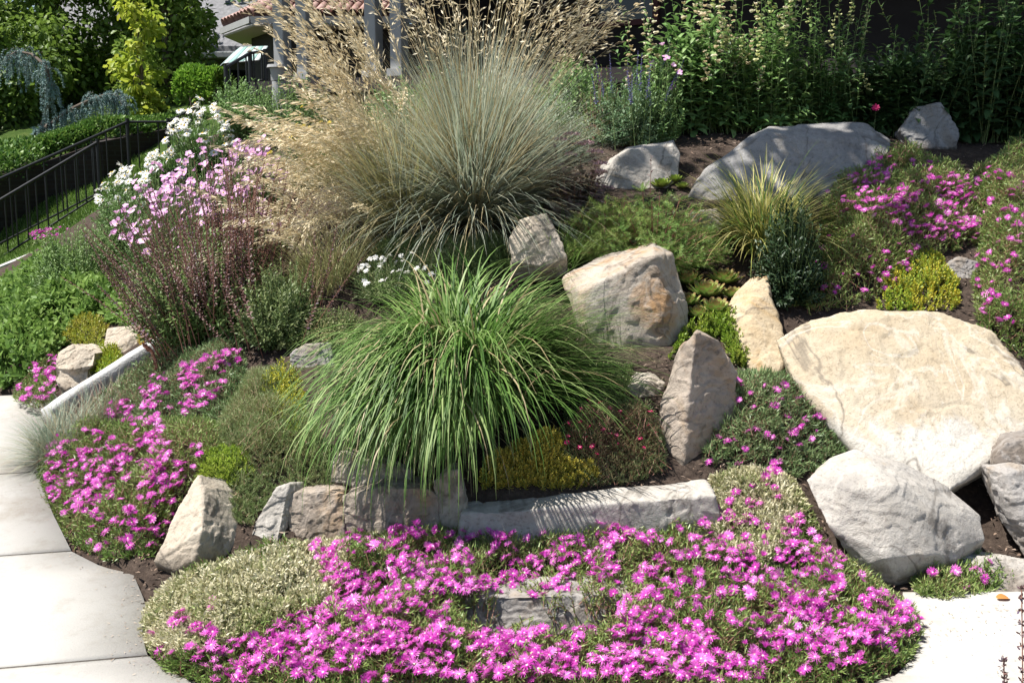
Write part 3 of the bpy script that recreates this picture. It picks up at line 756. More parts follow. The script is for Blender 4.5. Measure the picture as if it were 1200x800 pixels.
# the lower tiled bay beside the porch, seen past the columns
yb = 18.6
ez = float(at(300, 20, yb)[2]); xl = float(at(297, 20, yb)[0]); xr = float(at(520, 20, yb)[0])
xw = float(at(262, 30, yb + 1.6)[0])
def loc_part(parent, name, bm, mat, bevel=0.0):
    o = bobj(name, bm, mat, None, bevel); o.parent = parent; o.matrix_parent_inverse = Matrix.Translation(-parent.location); return o
bay = empty('tiled_bay', (xl + 1, yb + .6, 2.2), 'low maroon bay with a red tiled hip roof and cream eave behind the porch columns', 'house bay')
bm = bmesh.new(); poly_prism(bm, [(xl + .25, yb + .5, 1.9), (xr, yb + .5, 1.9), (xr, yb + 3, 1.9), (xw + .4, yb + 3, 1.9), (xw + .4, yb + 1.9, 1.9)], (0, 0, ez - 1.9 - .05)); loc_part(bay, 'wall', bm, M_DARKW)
bm = bmesh.new(); poly_prism(bm, [(xl, yb, ez - .14), (xr, yb, ez - .14), (xr, yb + 3, ez - .14), (xw, yb + 3, ez - .14), (xw, yb + 1.6, ez - .14)], (0, 0, .03)); loc_part(bay, 'soffit', bm, M_SOFFIT)
bm = bmesh.new()
poly_prism(bm, [(xl - .03, yb - .06, ez - .10), (xr, yb - .06, ez - .10), (xr, yb - .02, ez - .10), (xl - .02, yb - .02, ez - .10)], (0, 0, .10))
poly_prism(bm, [(xl - .06, yb - .06, ez - .10), (xl - .034, yb - .02, ez - .10), (xw - .02, yb + 1.6, ez - .10), (xw - .06, yb + 1.58, ez - .10)], (0, 0, .10))
loc_part(bay, 'fascia', bm, M_TRIM)
# barrel tiles laid down the two roof planes
ch = []
def roof_tiles(p0, p1, up_vec, nrow, ncol):
    p0 = np.array(p0); p1 = np.array(p1); up_vec = np.array(up_vec)
    e = (p1 - p0) / ncol; L = np.linalg.norm(up_vec) / nrow
    base = [p0 + e * (i + .5) + up_vec * (j / nrow) for i in range(ncol) for j in range(nrow)]
    base = np.array(base); D = nrm(np.broadcast_to(up_vec, base.shape)); wv = nrm(e)
    N = nrm(np.cross(np.broadcast_to(wv, base.shape), D)); N *= np.sign(N[:, 2:3])
    path = np.stack([base + N * .05, base + N * .03 + D * L * 1.12], 1)
    c = tubes(path, np.full((1, 2), np.linalg.norm(e) * .46), 8)
    return c
ch.append(roof_tiles((xl, yb, ez + .02), (xr, yb, ez + .02), (0.3, 1.6, .85), 5, 22))
ch.append(roof_tiles((xw, yb + 1.6, ez + .02), (xl, yb, ez + .02), (1.35, .9, .85), 5, 9))
s_ = np.array([[xl, yb, ez], [xr, yb, ez], [xr + .3, yb + 1.6, ez + .85], [xl + .9, yb + 1.6, ez + .85], [xw, yb + 1.6, ez], [xw + 1.35, yb + 2.5, ez + .85]])
ch.append((s_, np.array([[0, 1, 2, 3], [4, 0, 3, 5]]), 0, .5, 0))
o = build('tile_roof', ch, [M_TILE], origin=(0, 0, 0)); o.parent = bay; o.matrix_parent_inverse = Matrix.Translation(-bay.location)
bm = bmesh.new(); poly_prism(bm, [(xl + 1.0, yb + 1.75, ez + .4), (xr, yb + 1.75, ez + .4), (xr, yb + 4, ez + .4), (xl + 1.0, yb + 4, ez + .4)], (0, 0, 2.4)); loc_part(bay, 'upper_wall', bm, M_MAROON)
bm = bmesh.new(); poly_prism(bm, [(xl + .2, yb + 1.6, ez + 1.6), (xl + .2, yb + 2.0, ez + 1.6), (xl + 2.6, yb + 2.0, ez + 3.4), (xl + 2.6, yb + 1.6, ez + 3.4)], (0, 0, .25)); loc_part(bay, 'rake_board', bm, M_MAROON)

# the neighbour's grey roofed house
yn = 27.0
nx0, nz1 = at(214, 62, yn)[0], at(214, 62, yn)[2]; nx1 = at(330, 62, yn)[0]
nb = empty('grey_roof_house', ((nx0 + nx1) / 2, yn, 2.2), 'neighbouring house with a plain grey shingled roof and white gutter', 'house')
bm = bmesh.new(); box(bm, nx0 - 3, nx1, yn + .6, yn + 6, 1.5, nz1 - .1); loc_part(nb, 'wall', bm, M_LAV)
bm = bmesh.new(); box(bm, nx0 - 3.2, nx1, yn + .02, yn + 6, nz1 - .098, nz1 - .03); loc_part(nb, 'soffit', bm, M_SOFFIT)
bm = bmesh.new(); box(bm, nx0 - 3.2, nx1, yn - .1, yn + .018, nz1 - .12, nz1 + .02); loc_part(nb, 'gutter', bm, M_WTRIM, .02)
bm = bmesh.new(); poly_prism(bm, [(nx0 - 3.3, yn - .05, nz1 + .025), (nx1, yn - .05, nz1 + .025), (nx1, yn + 4, nz1 + 3.6), (nx0 - 3.3, yn + 4, nz1 + 3.6)], (0, .02, .12)); loc_part(nb, 'roof', bm, M_GREYROOF)
bm = bmesh.new(); box(bm, nx0 + .3, nx0 + 1.3, yn + .55, yn + .597, nz1 - 1.2, nz1 - .35); wn = loc_part(nb, 'window', bm, M_GLASS)
bm = bmesh.new(); box(bm, nx0 + .22, nx0 + 1.38, yn + .5, yn + .547, nz1 - 1.27, nz1 - 1.2); bobj('sill', bm, M_WTRIM, wn)

# striped awning over the side stair
M_AWN = leaf_mat('awning_cloth', [(.62, .72, .70), (.70, .78, .77)], trans=.3, rough=.7)
M_AWN2 = leaf_mat('awning_stripe', [(.30, .50, .46), (.34, .53, .49)], trans=.3, rough=.7)
aw = empty('awning', at(285, 80, 17), 'small white and pale teal striped awning beside the porch stair', 'awning')
def awn_panel(c0, c1, c2, c3, ns, mname):
    c0, c1, c2, c3 = [np.array(c) for c in (c0, c1, c2, c3)]
    V = []; Fq = []; mi = []; Tn = []
    for k in range(ns):
        a, b = k / ns, (k + 1) / ns
        q = [c0 + (c1 - c0) * a, c0 + (c1 - c0) * b, c3 + (c2 - c3) * b, c3 + (c2 - c3) * a]
        off = len(V)
        V += q + [p + np.array([0, 0, -.012]) for p in q]
        for f in ((0, 1, 2, 3), (7, 6, 5, 4), (0, 4, 5, 1), (1, 5, 6, 2), (2, 6, 7, 3), (3, 7, 4, 0)):
            Fq.append([off + t for t in f]); mi.append(k % 2 if mname else 0)
    return (np.array(V), np.array(Fq), np.array(mi), .5, .5)
o = build('cloth', [awn_panel(at(262, 74, 16.6), at(304, 70, 16.4), at(314, 54, 17.6), at(282, 55, 17.6), 7, True), awn_panel(at(249, 86, 16.8), at(261, 75, 16.62), at(281, 55.5, 17.6), at(273, 62, 17.7), 4, True)], [M_AWN, M_AWN2], origin=at(285, 80, 17))
o.parent = aw; o.location = (0, 0, 0)
fr = [np.array([at(262, 75, 16.6), at(304, 71, 16.4)]), np.array([at(249, 87, 16.8), at(262, 75, 16.6)]), np.array([at(262, 75, 16.6), at(281, 57, 17.6)]), np.array([at(304, 71, 16.4), at(314, 56, 17.6)])]
o = build('frame', [tubes(np.array(fr), .012, 6)], [M_IRON], origin=at(285, 80, 17)); o.parent = aw; o.location = (0, 0, 0)
# pedestal with a broad cap at the foot of the porch columns
bm = bmesh.new(); pc = at(327, 92, 15.0)
bmesh.ops.create_cone(bm, cap_ends=True, segments=24, radius1=.085, radius2=.115, depth=.16, matrix=Matrix.Translation((pc[0], pc[1], pc[2] + .05)))
bmesh.ops.create_cone(bm, cap_ends=True, segments=24, radius1=.15, radius2=.14, depth=.035, matrix=Matrix.Translation((pc[0], pc[1], pc[2] + .15)))
bmesh.ops.create_cone(bm, cap_ends=True, segments=24, radius1=.12, radius2=.09, depth=.9, matrix=Matrix.Translation((pc[0], pc[1], pc[2] - .49)))
o = bobj('capped_pedestal', bm, M_TRIM); tag(o, 'grey stone pedestal with a wide cap at the foot of the porch columns', 'capped_pedestal')

# iron railings
def railing(label, A, B, ht, n, extra=None, group='black iron railings beside the lawn'):
    A = np.array(A); B = np.array(B)
    g = empty('iron_railing', A, label, 'railing', group)
    def rp(name, ch):
        o = build(name, ch, [M_IRON], origin=A); o.parent = g; o.location = (0, 0, 0); return o
    pts = [A, B] + ([np.array(e) for e in extra] if extra else [])
    up = np.array([0, 0, ht])
    seg = [np.linspace(pts[k], pts[k + 1], 2) for k in range(len(pts) - 1)]
    rp('top_rail', [tubes(np.array(s)[None] + up, .022, 6) for s in seg])
    rp('bottom_rail', [tubes(np.array(s)[None] + up * .1, .014, 6) for s in seg])
    tot = [np.linalg.norm(pts[k + 1] - pts[k]) for k in range(len(pts) - 1)]
    for k in range(len(pts) - 1):
        nn = max(2, int(round(n * tot[k] / sum(tot))))
        for i in range(nn):
            p = pts[k] + (pts[k + 1] - pts[k]) * ((i + .5) / nn)
            rp('picket', [tubes(np.array([[p + up * .1, p + up]]), .011, 6)])
    for p in pts:
        rp('post', [tubes(np.array([[p + np.array([0, 0, -.25]), p + up * 1.06]]), .03, 8)])
railing('lower black iron railing standing on the soil strip at the lawn edge', at(-60, 348, 14.4), at(118, 234, 16.4), .80, 15)
RAILS_LATER = 1
railing('short black stair railing beside the striped awning', at(266, 118, 15.2), at(294, 100, 15.9), .42, 4, [at(312, 97, 16.0)], None)
railing('thin far black handrail behind the blue cedar', at(-30, 245, 20.5), at(34, 205, 21.5), .5, 5, None, None)

# shaded brick retaining wall with the hedge on top
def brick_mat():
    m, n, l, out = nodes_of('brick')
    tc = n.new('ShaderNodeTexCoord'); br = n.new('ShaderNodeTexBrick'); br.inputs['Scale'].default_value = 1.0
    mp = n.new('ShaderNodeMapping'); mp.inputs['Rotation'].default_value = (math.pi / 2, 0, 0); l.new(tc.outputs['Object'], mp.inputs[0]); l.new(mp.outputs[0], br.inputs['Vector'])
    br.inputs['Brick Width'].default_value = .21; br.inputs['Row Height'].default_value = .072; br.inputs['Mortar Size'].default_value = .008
    br.inputs['Color1'].default_value = (.030, .016, .012, 1); br.inputs['Color2'].default_value = (.020, .011, .009, 1); br.inputs['Mortar'].default_value = (.03, .026, .024, 1)  # brick colours set near black, so the wall's shade is partly painted in
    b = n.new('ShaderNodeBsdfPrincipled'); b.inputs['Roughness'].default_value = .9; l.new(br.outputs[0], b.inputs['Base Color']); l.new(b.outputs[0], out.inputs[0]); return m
wA = hit1(-120, 328); wB = hit1(55, 236); wB2 = hit1(122, 211); wC = at(225, 185, wB2[1] + 2.0); print('WALL', wA, wB, wB2, wC)
def wall_strip(pts, tops, th):
    bm = bmesh.new()
    for k in range(len(pts) - 1):
        a, b = np.array(pts[k]), np.array(pts[k + 1]); n = np.array([-(b - a)[1], (b - a)[0], 0]); n = n / np.linalg.norm(n) * th
        lo = [a + [0, 0, -.6], b + [0, 0, -.6], b + n + [0, 0, -.6], a + n + [0, 0, -.6]]
        hi = [np.r_[a[:2], tops[k]], np.r_[b[:2], tops[k + 1]], np.r_[(b + n)[:2], tops[k + 1]], np.r_[(a + n)[:2], tops[k]]]
        v = [bm.verts.new(Vector(p)) for p in lo + hi]
        for f in ((0, 3, 2, 1), (4, 5, 6, 7), (0, 1, 5, 4), (1, 2, 6, 5), (2, 3, 7, 6), (3, 0, 4, 7)): bm.faces.new([v[i] for i in f])
    return bm
wtop = lambda p, v: float(at(proj(p)[0], v, p[1])[2])
tops = [wtop(wA, 258), wtop(wB, 190), wtop(wB2, 166), wtop(wC, 146)]
o = bobj('brick_wall', wall_strip([wA, wB, wB2, wC], tops, .3), brick_mat()); tag(o, 'shade-darkened brick retaining wall under the clipped hedge', 'wall')
off = np.array([.22, -.25, 0])
_q = lambda p, v, t: np.array([p[0], p[1], float(at(proj(p)[0], v, p[1])[2]) - t])
rA, rB, rC, rD = wA + off, wB2 + off + [.2, .2, 0], wB2 + off + [.75, .45, 0], wC + off
rht = .92
rA = _q(rA, 262, rht); rB = _q(rB, 143, rht); rC = _q(rC, 143, rht); rD = _q(rD, 124, rht)
railing('taller black iron railing climbing in front of the brick wall and hedge', rA, rB, rht, 20, [rC, rD])
# low kerb wall below the lawn
kA = at(-80, 360, 13.2); kB = at(52, 301, 13.9); kC = at(130, 262, 14.6)
kt = [float(at(-80, 345, 13.2)[2]), float(at(52, 292, 13.9)[2]), float(at(130, 255, 14.6)[2])]
o = bobj('lawn_wall', wall_strip([kA - [0, 0, .1], kB - [0, 0, .1], kC - [0, 0, .1]], kt, .16), plain('old_concrete', (.36, .35, .33), .9, var=.2, bump=.3)); tag(o, 'low concrete garden wall with a pale top edge below the lawn', 'wall')
# lawn
M_LAWN = leaf_mat('lawn_blade', [(.045, .095, .012), (.085, .15, .025), (.14, .19, .05)], trans=.3)
n_ = 34000
u_ = rng.uniform(-90, 190, n_); yy = rng.uniform(13.9, 18.6, n_)
px = (u_ - 600) / F * yy
fA, fB = np.array(kA), np.array(kC)
gz = ground(px, yy)
LG = gz
ch = strips(np.stack([px, yy, gz - .005], -1), np.stack([rng.normal(0, .35, n_), rng.normal(0, .35, n_), np.ones(n_)], -1), nrm(rng.normal(size=(n_, 3))), rng.uniform(.05, .10, n_), rng.uniform(.008, .014, n_), 2, prof_blade, .5)
o = build('lawn_grass', [ch], [M_LAWN]); tag(o, 'mown green lawn seen through the black iron railings', 'lawn', None, 'stuff')

# ------------------------------------------------------------------ trees, hedge, cedar
M_BARK = plain('bark', (.11, .085, .065), .95, var=.3, scale=8, bump=.8)
def limb_paths(P, tips, bow=.25, m=7):
    s = np.linspace(0, 1, m)[None, :, None]
    P = np.broadcast_to(np.asarray(P, float), tips.shape)
    mid = (P + tips) / 2 + np.array([0, 0, 1.0]) * np.linalg.norm(tips - P, axis=1, keepdims=True) * bow
    return (1 - s) ** 2 * P[:, None] + 2 * s * (1 - s) * mid[:, None] + s ** 2 * tips[:, None]
def tree(name, label, base, trunk_h, crown_c, crown_r, mats, nclump, nleaf, leaf, cl_r=.5, rt=.1, cat='tree', group=None, flat=.7, nlimb=9, more=None):
    """tapered trunk and limbs; a crown of leaf clumps with gaps between them"""
    base = np.array(base, float); cc = np.array(crown_c, float); cr = np.array(crown_r, float)
    t = Plant(name, base, label, cat, group)
    a = rng.normal(size=(nclump, 3)); a = nrm(a); rr = (0.35 + 0.65 * rng.random(nclump) ** .5)
    C = cc + a * cr * rr[:, None] * (1 + .15 * rng.normal(size=(nclump, 1)))
    if more: C = np.concatenate([C, np.array(more, float)]); nclump = len(C)
    fork = base + np.array([0, 0, trunk_h]); topp = np.array([cc[0], cc[1], cc[2] + cr[2] * .55])
    s = np.linspace(0, 1, 10)[:, None]
    tp = base * (1 - s) ** 2 + 2 * s * (1 - s) * (fork + (topp - fork) * .1) + topp * s ** 2
    tp[0, 2] -= .3
    pick = rng.choice(nclump, min(nlimb, nclump), replace=False)
    st = tp[rng.integers(3, 8, len(pick))]
    lp = limb_paths(st, C[pick], .12)
    t.part('trunk', [tubes(tp[None], rt * np.linspace(1.15, .25, 10)[None], 8), tubes(lp, rt * np.linspace(.45, .08, 7)[None], 5)], [M_BARK], True)
    k = rng.integers(0, nclump, nleaf)
    rad = cl_r * (.6 + .8 * rng.random(nclump))
    off = nrm(rng.normal(size=(nleaf, 3))) * (rng.random(nleaf) ** .45)[:, None] * rad[k][:, None] * np.array([1, 1, flat])
    pos = C[k] + off
    D = nrm(off + rng.normal(size=(nleaf, 3)) * .5 * cl_r + np.array([0, 0, -.35 * cl_r])); N = nrm(rng.normal(size=(nleaf, 3)) * .6 + np.array([0, 0, 1.0]))
    tint = np.clip(.5 * rng.random(nclump)[k] + .5 * rng.random(nleaf), 0, 1)
    t.part('crown', [strips(pos, D, N, leaf * (.6 + .7 * rng.random(nleaf)), leaf * .75 * (.6 + .6 * rng.random(nleaf)), 2, prof_round, .4, 1, tint, 0, .12)], mats)
    return t
M_MAPLE = leaf_mat('maple_leaf', [(.045, .075, .012), (.085, .135, .022), (.14, .19, .04)], trans=.4, rough=.45, g=1.9)
M_GOLD = leaf_mat('gold_leaf', [(.20, .30, .03), (.36, .44, .05), (.55, .56, .08)], trans=.45)
M_DKLEAF = leaf_mat('dark_leaf', [(.02, .05, .012), (.035, .08, .018), (.06, .11, .03)], trans=.25)
bz = lambda x, y: float(ground(x, y))
p = at(60, 180, 25.0); tree('leafy_tree', 'largest dense green leafy tree filling the corner behind the blue cedar', (p[0], p[1], 1.9), 2.2, at(55, 10, 25), (3.1, 1.9, 3.9), [M_MAPLE], 150, 42000, .115, .6, .16, group='trees behind the railings', nlimb=14)
p = at(200, 150, 23.5); tree('leafy_tree', 'dark green tree directly behind the golden young maple', (p[0], p[1], 2.0), 2.0, at(193, 20, 23.5), (1.0, .9, 2.7), [M_MAPLE], 60, 12000, .12, .5, .12, group='trees behind the railings')
p = at(-60, 180, 22.0); tree('leafy_tree', 'green tree with branches down to the hedge at the picture corner', (p[0], p[1], 1.7), 1.0, at(-40, 130, 22), (1.9, 1.3, 2.3), [M_MAPLE], 80, 18000, .11, .5, .1, group='trees behind the railings')
p = at(170, 138, 20.5); tree('young_maple', 'slim young maple with golden yellow leaves behind the railing', (p[0], p[1], 2.0), 1.0, at(163, 58, 20.5), (.42, .42, 1.1), [M_GOLD], 24, 1100, .12, .2, .035, group=None, nlimb=12)
p = at(183, 142, 20.3); tree('young_maple', 'small yellow green sapling at the foot of the golden maple', (p[0], p[1], 1.9), .1, at(181, 127, 20.3), (.15, .15, .15), [M_GOLD], 8, 260, .10, .14, .012, nlimb=4)
p = at(500, 60, 24.0); tree('leafy_tree', 'dark tree half seen through the porch behind the seed stalks', (p[0], p[1], 2.2), 2.0, at(470, -30, 30), (4.5, 2.0, 3.5), [M_DKLEAF], 60, 9000, .2, .9, .15)
# the tree whose crown shades the upper corner of the slope (its crown hangs above the picture)
tree('shade_tree', 'tall broad tree overhanging the slope beside the porch house', (6.8, 9.4, bz(6.8, 9.4)), 3.0, (5.6, 9.9, 6.5), (4.9, 2.6, 1.1), [M_MAPLE], 260, 42000, .17, .62, .2, nlimb=30,
     more=[(-.75, 6.35, 5.9), (-.35, 6.6, 6.0), (.6, 7.4, 6.1), (1.1, 7.2, 5.9), (.9, 7.0, 6.0)])

# hedge
M_BOX = leaf_mat('boxwood', [(.03, .075, .012), (.06, .12, .02), (.12, .18, .04)], trans=.25)
def hedge(name, label, pts, tops_h, wid, n, mat, leaf=.035, cat='hedge'):
    pts = np.array(pts, float)
    g = Plant(name, pts[0], label, cat)
    t = rng.random(n) * (len(pts) - 1); k = np.minimum(t.astype(int), len(pts) - 2); f = (t - k)[:, None]
    c = pts[k] * (1 - f) + pts[k + 1] * f; d = nrm((pts[k + 1] - pts[k]) * [1, 1, 0]); nn = np.stack([-d[:, 1], d[:, 0], 0 * d[:, 0]], -1)
    hh = np.asarray(tops_h, float); hh = hh[k] * (1 - f[:, 0]) + hh[k + 1] * f[:, 0]
    a = rng.random(n) * np.pi; r = .8 + .25 * rng.random(n)
    wob = 1 + .22 * vnoise(c * 2.2 + np.stack([np.cos(a), np.sin(a), 0 * a], -1))
    o_ = nn * (np.cos(a) * wid / 2 * r * wob)[:, None] + np.stack([0 * a, 0 * a, np.sin(a) ** .6 * hh * r * wob], -1)
    D = nrm(nn * np.cos(a)[:, None] + np.stack([0 * a, 0 * a, np.sin(a) + .3], -1) + rng.normal(size=(n, 3)) * .6)
    g.part('foliage', [strips(c + o_, D, nrm(rng.normal(size=(n, 3)) + np.array([0, 0, 1.])), leaf * (.7 + .6 * rng.random(n)), leaf * .6, 2, prof_round, .3)], [mat])
    n2 = max(6, n // 900); kk = rng.integers(0, n, n2)
    pth = np.stack([c[kk] + [0, 0, -.1], c[kk] + o_[kk] * .45, c[kk] + o_[kk] * .95], 1)
    g.part('branches', [tubes(pth, np.array([[.014, .009, .003]]), 4)], [M_BARK])
    return g
hedge('hedge', 'clipped green hedge running along the top of the brick wall', [np.r_[wA[:2] + [-.3, .5], tops[0]], np.r_[wB[:2] + [-.3, .5], tops[1]], np.r_[wB2[:2] + [-.3, .5], tops[2]], np.r_[wC[:2] + [-.3, .5], tops[3] - .1]], [.42, .38, .34, .28], .75, 18000, M_BOX, .06)
p = at(78, 170, 19.2); hedge('shrub', 'dark rounded shrub between the hedge and the blue cedar', [p, at(112, 165, 19.4)], [.26, .26], .5, 2500, M_DKLEAF, .06, 'shrub')
p = at(215, 128, 16.8); hedge('shrub', 'bright green rounded shrub below the striped awning', [at(218, 126, 16.8), at(262, 116, 16.6)], [.50, .42], .55, 4200, leaf_mat('lime_leaf', [(.05, .11, .012), (.10, .19, .02), (.17, .26, .04)], trans=.35), .06, 'shrub')

# weeping blue cedar
M_CEDAR = leaf_mat('cedar_needle', [(.10, .16, .15), (.17, .25, .24), (.25, .34, .33)], trans=.1, rough=.6)
yc = 19.6
cedar = Plant('weeping_cedar', at(30, 200, yc), 'weeping blue cedar with two arching limbs hung with grey blue needles', 'tree')
limbs = [[(34, 205), (44, 170), (55, 130), (58, 100), (54, 78), (38, 64), (20, 60), (10, 66)],
         [(34, 205), (40, 175), (58, 148), (80, 130), (105, 118), (125, 111), (138, 112), (143, 124)],
         [(58, 148), (50, 150), (38, 160), (30, 178)]]
LP = []
for q in limbs:
    w_ = np.array([at(a, b, yc + .25 * math.sin(i * 1.3)) for i, (a, b) in enumerate(q)])
    tt_ = np.linspace(0, len(q) - 1, 26); LP.append(np.stack([np.interp(tt_, range(len(q)), w_[:, k]) for k in range(3)], -1))
cedar.part('trunk', [tubes(np.array(LP), np.linspace(.055, .012, 26)[None], 6)], [M_BARK], True)
SB = []; SL = []
for q, nst, lens in ((LP[0], 100, (.15, .55)), (LP[1], 135, (.12, .48)), (LP[2], 50, (.1, .4))):
    k = rng.integers(3, 26, nst); SB.append(q[k] + rng.normal(0, .05, (nst, 3))); L_ = rng.uniform(*lens, nst)
    if q is LP[0]: L_ = np.where(k > 15, L_ * 1.2, L_ * .75)
    SL.append(L_)
SB = np.concatenate(SB); SL = np.concatenate(SL); ns = len(SB)
az = rng.random(ns) * 6.28; s = np.linspace(0, 1, 12)
out = rng.uniform(.04, .22, ns)
path = SB[:, None] + np.stack([np.cos(az)[:, None] * out[:, None] * np.sqrt(s), np.sin(az)[:, None] * out[:, None] * np.sqrt(s), .05 * np.sin(s * 3)[None] - SL[:, None] * s[None] ** 1.3], -1)
tw = tubes(path, np.linspace(.007, .003, 12)[None], 3)
nd = 110
ti = rng.random((ns, nd)) * 11; k = np.minimum(ti.astype(int), 10); f = (ti - k)[..., None]
ii = np.arange(ns)[:, None]
pos = path[ii, k] * (1 - f) + path[ii, k + 1] * f
dd = nrm(path[ii, k + 1] - path[ii, k]) * .6 + nrm(rng.normal(size=(ns, nd, 3)))
cedar.part('needles', [strips(pos.reshape(-1, 3), dd.reshape(-1, 3), nrm(rng.normal(size=(ns * nd, 3))), (.036), .008, 1, lambda s: 1 - .6 * s, 0, 1, np.repeat(rng.random(ns), nd))], [M_CEDAR])
cedar.part('twigs', [tw], [M_BARK])

# ------------------------------------------------------------------ plants of the slope
M_STEM = leaf_mat('green_stem', [(.06, .10, .03), (.12, .15, .06)], trans=0)
M_DRY = leaf_mat('dry_stem', [(.18, .12, .07), (.32, .24, .14)], trans=0)
M_RSTEM = leaf_mat('red_stem', [(.12, .05, .04), (.20, .10, .07)], trans=0)
# -- flowers shared by the ice plants
M_PETAL = leaf_mat('magenta_petal', [(.50, .04, .385), (.64, .072, .50), (.74, .125, .59), (.82, .25, .68)], trans=.35, rough=.35, base=(.76, .34, .66), spec=.4)
M_EYE = leaf_mat('pale_eye', [(.75, .62, .48), (.85, .78, .62)], trans=.1)
def disc_flower(name, n1, n2, L, W, mat, eyemat, eye_r, cup=0.35, segs=2, t0=None):
    ch = []
    for (n, tl, ll) in ((n1, cup, 1.0), (n2, cup + .3, .8)):
        if n == 0: continue
        a = np.arange(n) * 2 * np.pi / n + rng.normal(0, .06, n)
        e = tl + rng.normal(0, .13, n)
        D = np.stack([np.cos(a) * np.cos(e), np.sin(a) * np.cos(e), np.sin(e)], -1)
        N = np.stack([-np.cos(a) * np.sin(e), -np.sin(a) * np.sin(e), np.cos(e)], -1)
        P = np.stack([np.cos(a), np.sin(a), 0 * a], -1) * eye_r * .6
        ch.append(strips(P, D, N, L * ll * rng.uniform(.88, 1.08, n), W, segs, prof_petal, .35 + rng.normal(0, .15, n), 1.0, None if t0 is None else np.clip(t0 + rng.normal(0, .13, n), 0, 1)))
    me_o = build(name, ch, [mat], origin=(0, 0, 0))
    me = me_o.data; bpy.data.objects.remove(me_o)
    a = np.linspace(0, 2 * np.pi, 9)[:-1]
    V = [[0, 0, eye_r * .75]] + [[eye_r * .6 * math.cos(x), eye_r * .6 * math.sin(x), eye_r * .6] for x in a] + [[eye_r * math.cos(x), eye_r * math.sin(x), 0.0005] for x in a]
    f = [[0, 1 + k, 1 + (k + 1) % 8, 0] for k in range(8)]
    tri = np.array([[0, 1 + k, 1 + (k + 1) % 8] for k in range(8)]); quad = np.array([[1 + k, 9 + k, 9 + (k + 1) % 8, 1 + (k + 1) % 8] for k in range(8)])
    V = np.array(V, float)
    c = build('flower_center', [(V, tri, 0, rng.random(), 0), (V, quad, 0, rng.random(), 0)], [eyemat], origin=(0, 0, 0))
    ce = c.data; bpy.data.objects.remove(c)
    return me, ce
ICE = [disc_flower('ice_flower', 26, 20, .0215, .0036, M_PETAL, M_EYE, .0034, cup, t0=t_) for t_ in (.3, .65, .9) for cup in (.12, .25, .4, .65, 1.25)]
def face_rot(n_vec, spin):
    z = Vector(n_vec).normalized(); q = z.to_track_quat('Z', 'Y')
    from mathutils import Quaternion
    return (q @ Quaternion((0, 0, 1), spin))
def add_flowers(plant, pos, protos, name='flower', tilt=.55, sc=(.62, 1.1), toward=(-.25, -.25, 1.0), cap=100, centers=True, weights=None):
    """each flower is a part; past the cap the rest (the farthest) become one part"""
    n = len(pos)
    if weights is not None and len(protos) > len(weights): weights = list(np.tile(weights, len(protos) // len(weights)) / (len(protos) // len(weights)))
    dist = np.linalg.norm(pos - CAM, axis=1); order = np.argsort(dist)
    rest = []
    for q, i in enumerate(order):
        me, ce = protos[rng.choice(len(protos), p=weights)]
        nv = nrm(np.array(toward) + rng.normal(0, tilt, 3) * np.array([1, 1, .3])); s = rng.uniform(*sc); qt = face_rot(nv, rng.random() * 6.28)
        if q < cap:
            o = bpy.data.objects.new(name, me); put(o, plant.o)
            o.location = Vector(pos[i] - plant.loc); o.rotation_mode = 'QUATERNION'; o.rotation_quaternion = qt; o.scale = (s, s, s)
            if centers:
                c = bpy.data.objects.new('flower_center', ce); put(c, o)
        else: rest.append((pos[i], qt, s, me, ce))
    if rest:
        ch = []
        for (p, qt, s, me, ce) in rest:
            Rm = np.array(qt.to_matrix())
            for (m_, k) in ((me, 0), (ce, 1)):
                v = np.empty(len(m_.vertices) * 3, np.float32); m_.vertices.foreach_get('co', v); v = v.reshape(-1, 3) @ Rm.T * s + p
                t = np.empty(len(v), np.float32); m_.attributes['tt'].data.foreach_get('value', t)
                ti = np.empty(len(v), np.float32); m_.attributes['tint'].data.foreach_get('value', ti)
                quads = np.array([list(pl.vertices) for pl in m_.polygons if len(pl.vertices) == 4]); tris = np.array([list(pl.vertices) for pl in m_.polygons if len(pl.vertices) == 3])
                if len(quads): ch.append((v, quads, k, ti, t))
                if len(tris): ch.append((v, tris, k, ti, t))
        plant.part('more_flowers', ch, [protos[0][0].materials[0], protos[0][1].materials[0]], stuff=True)

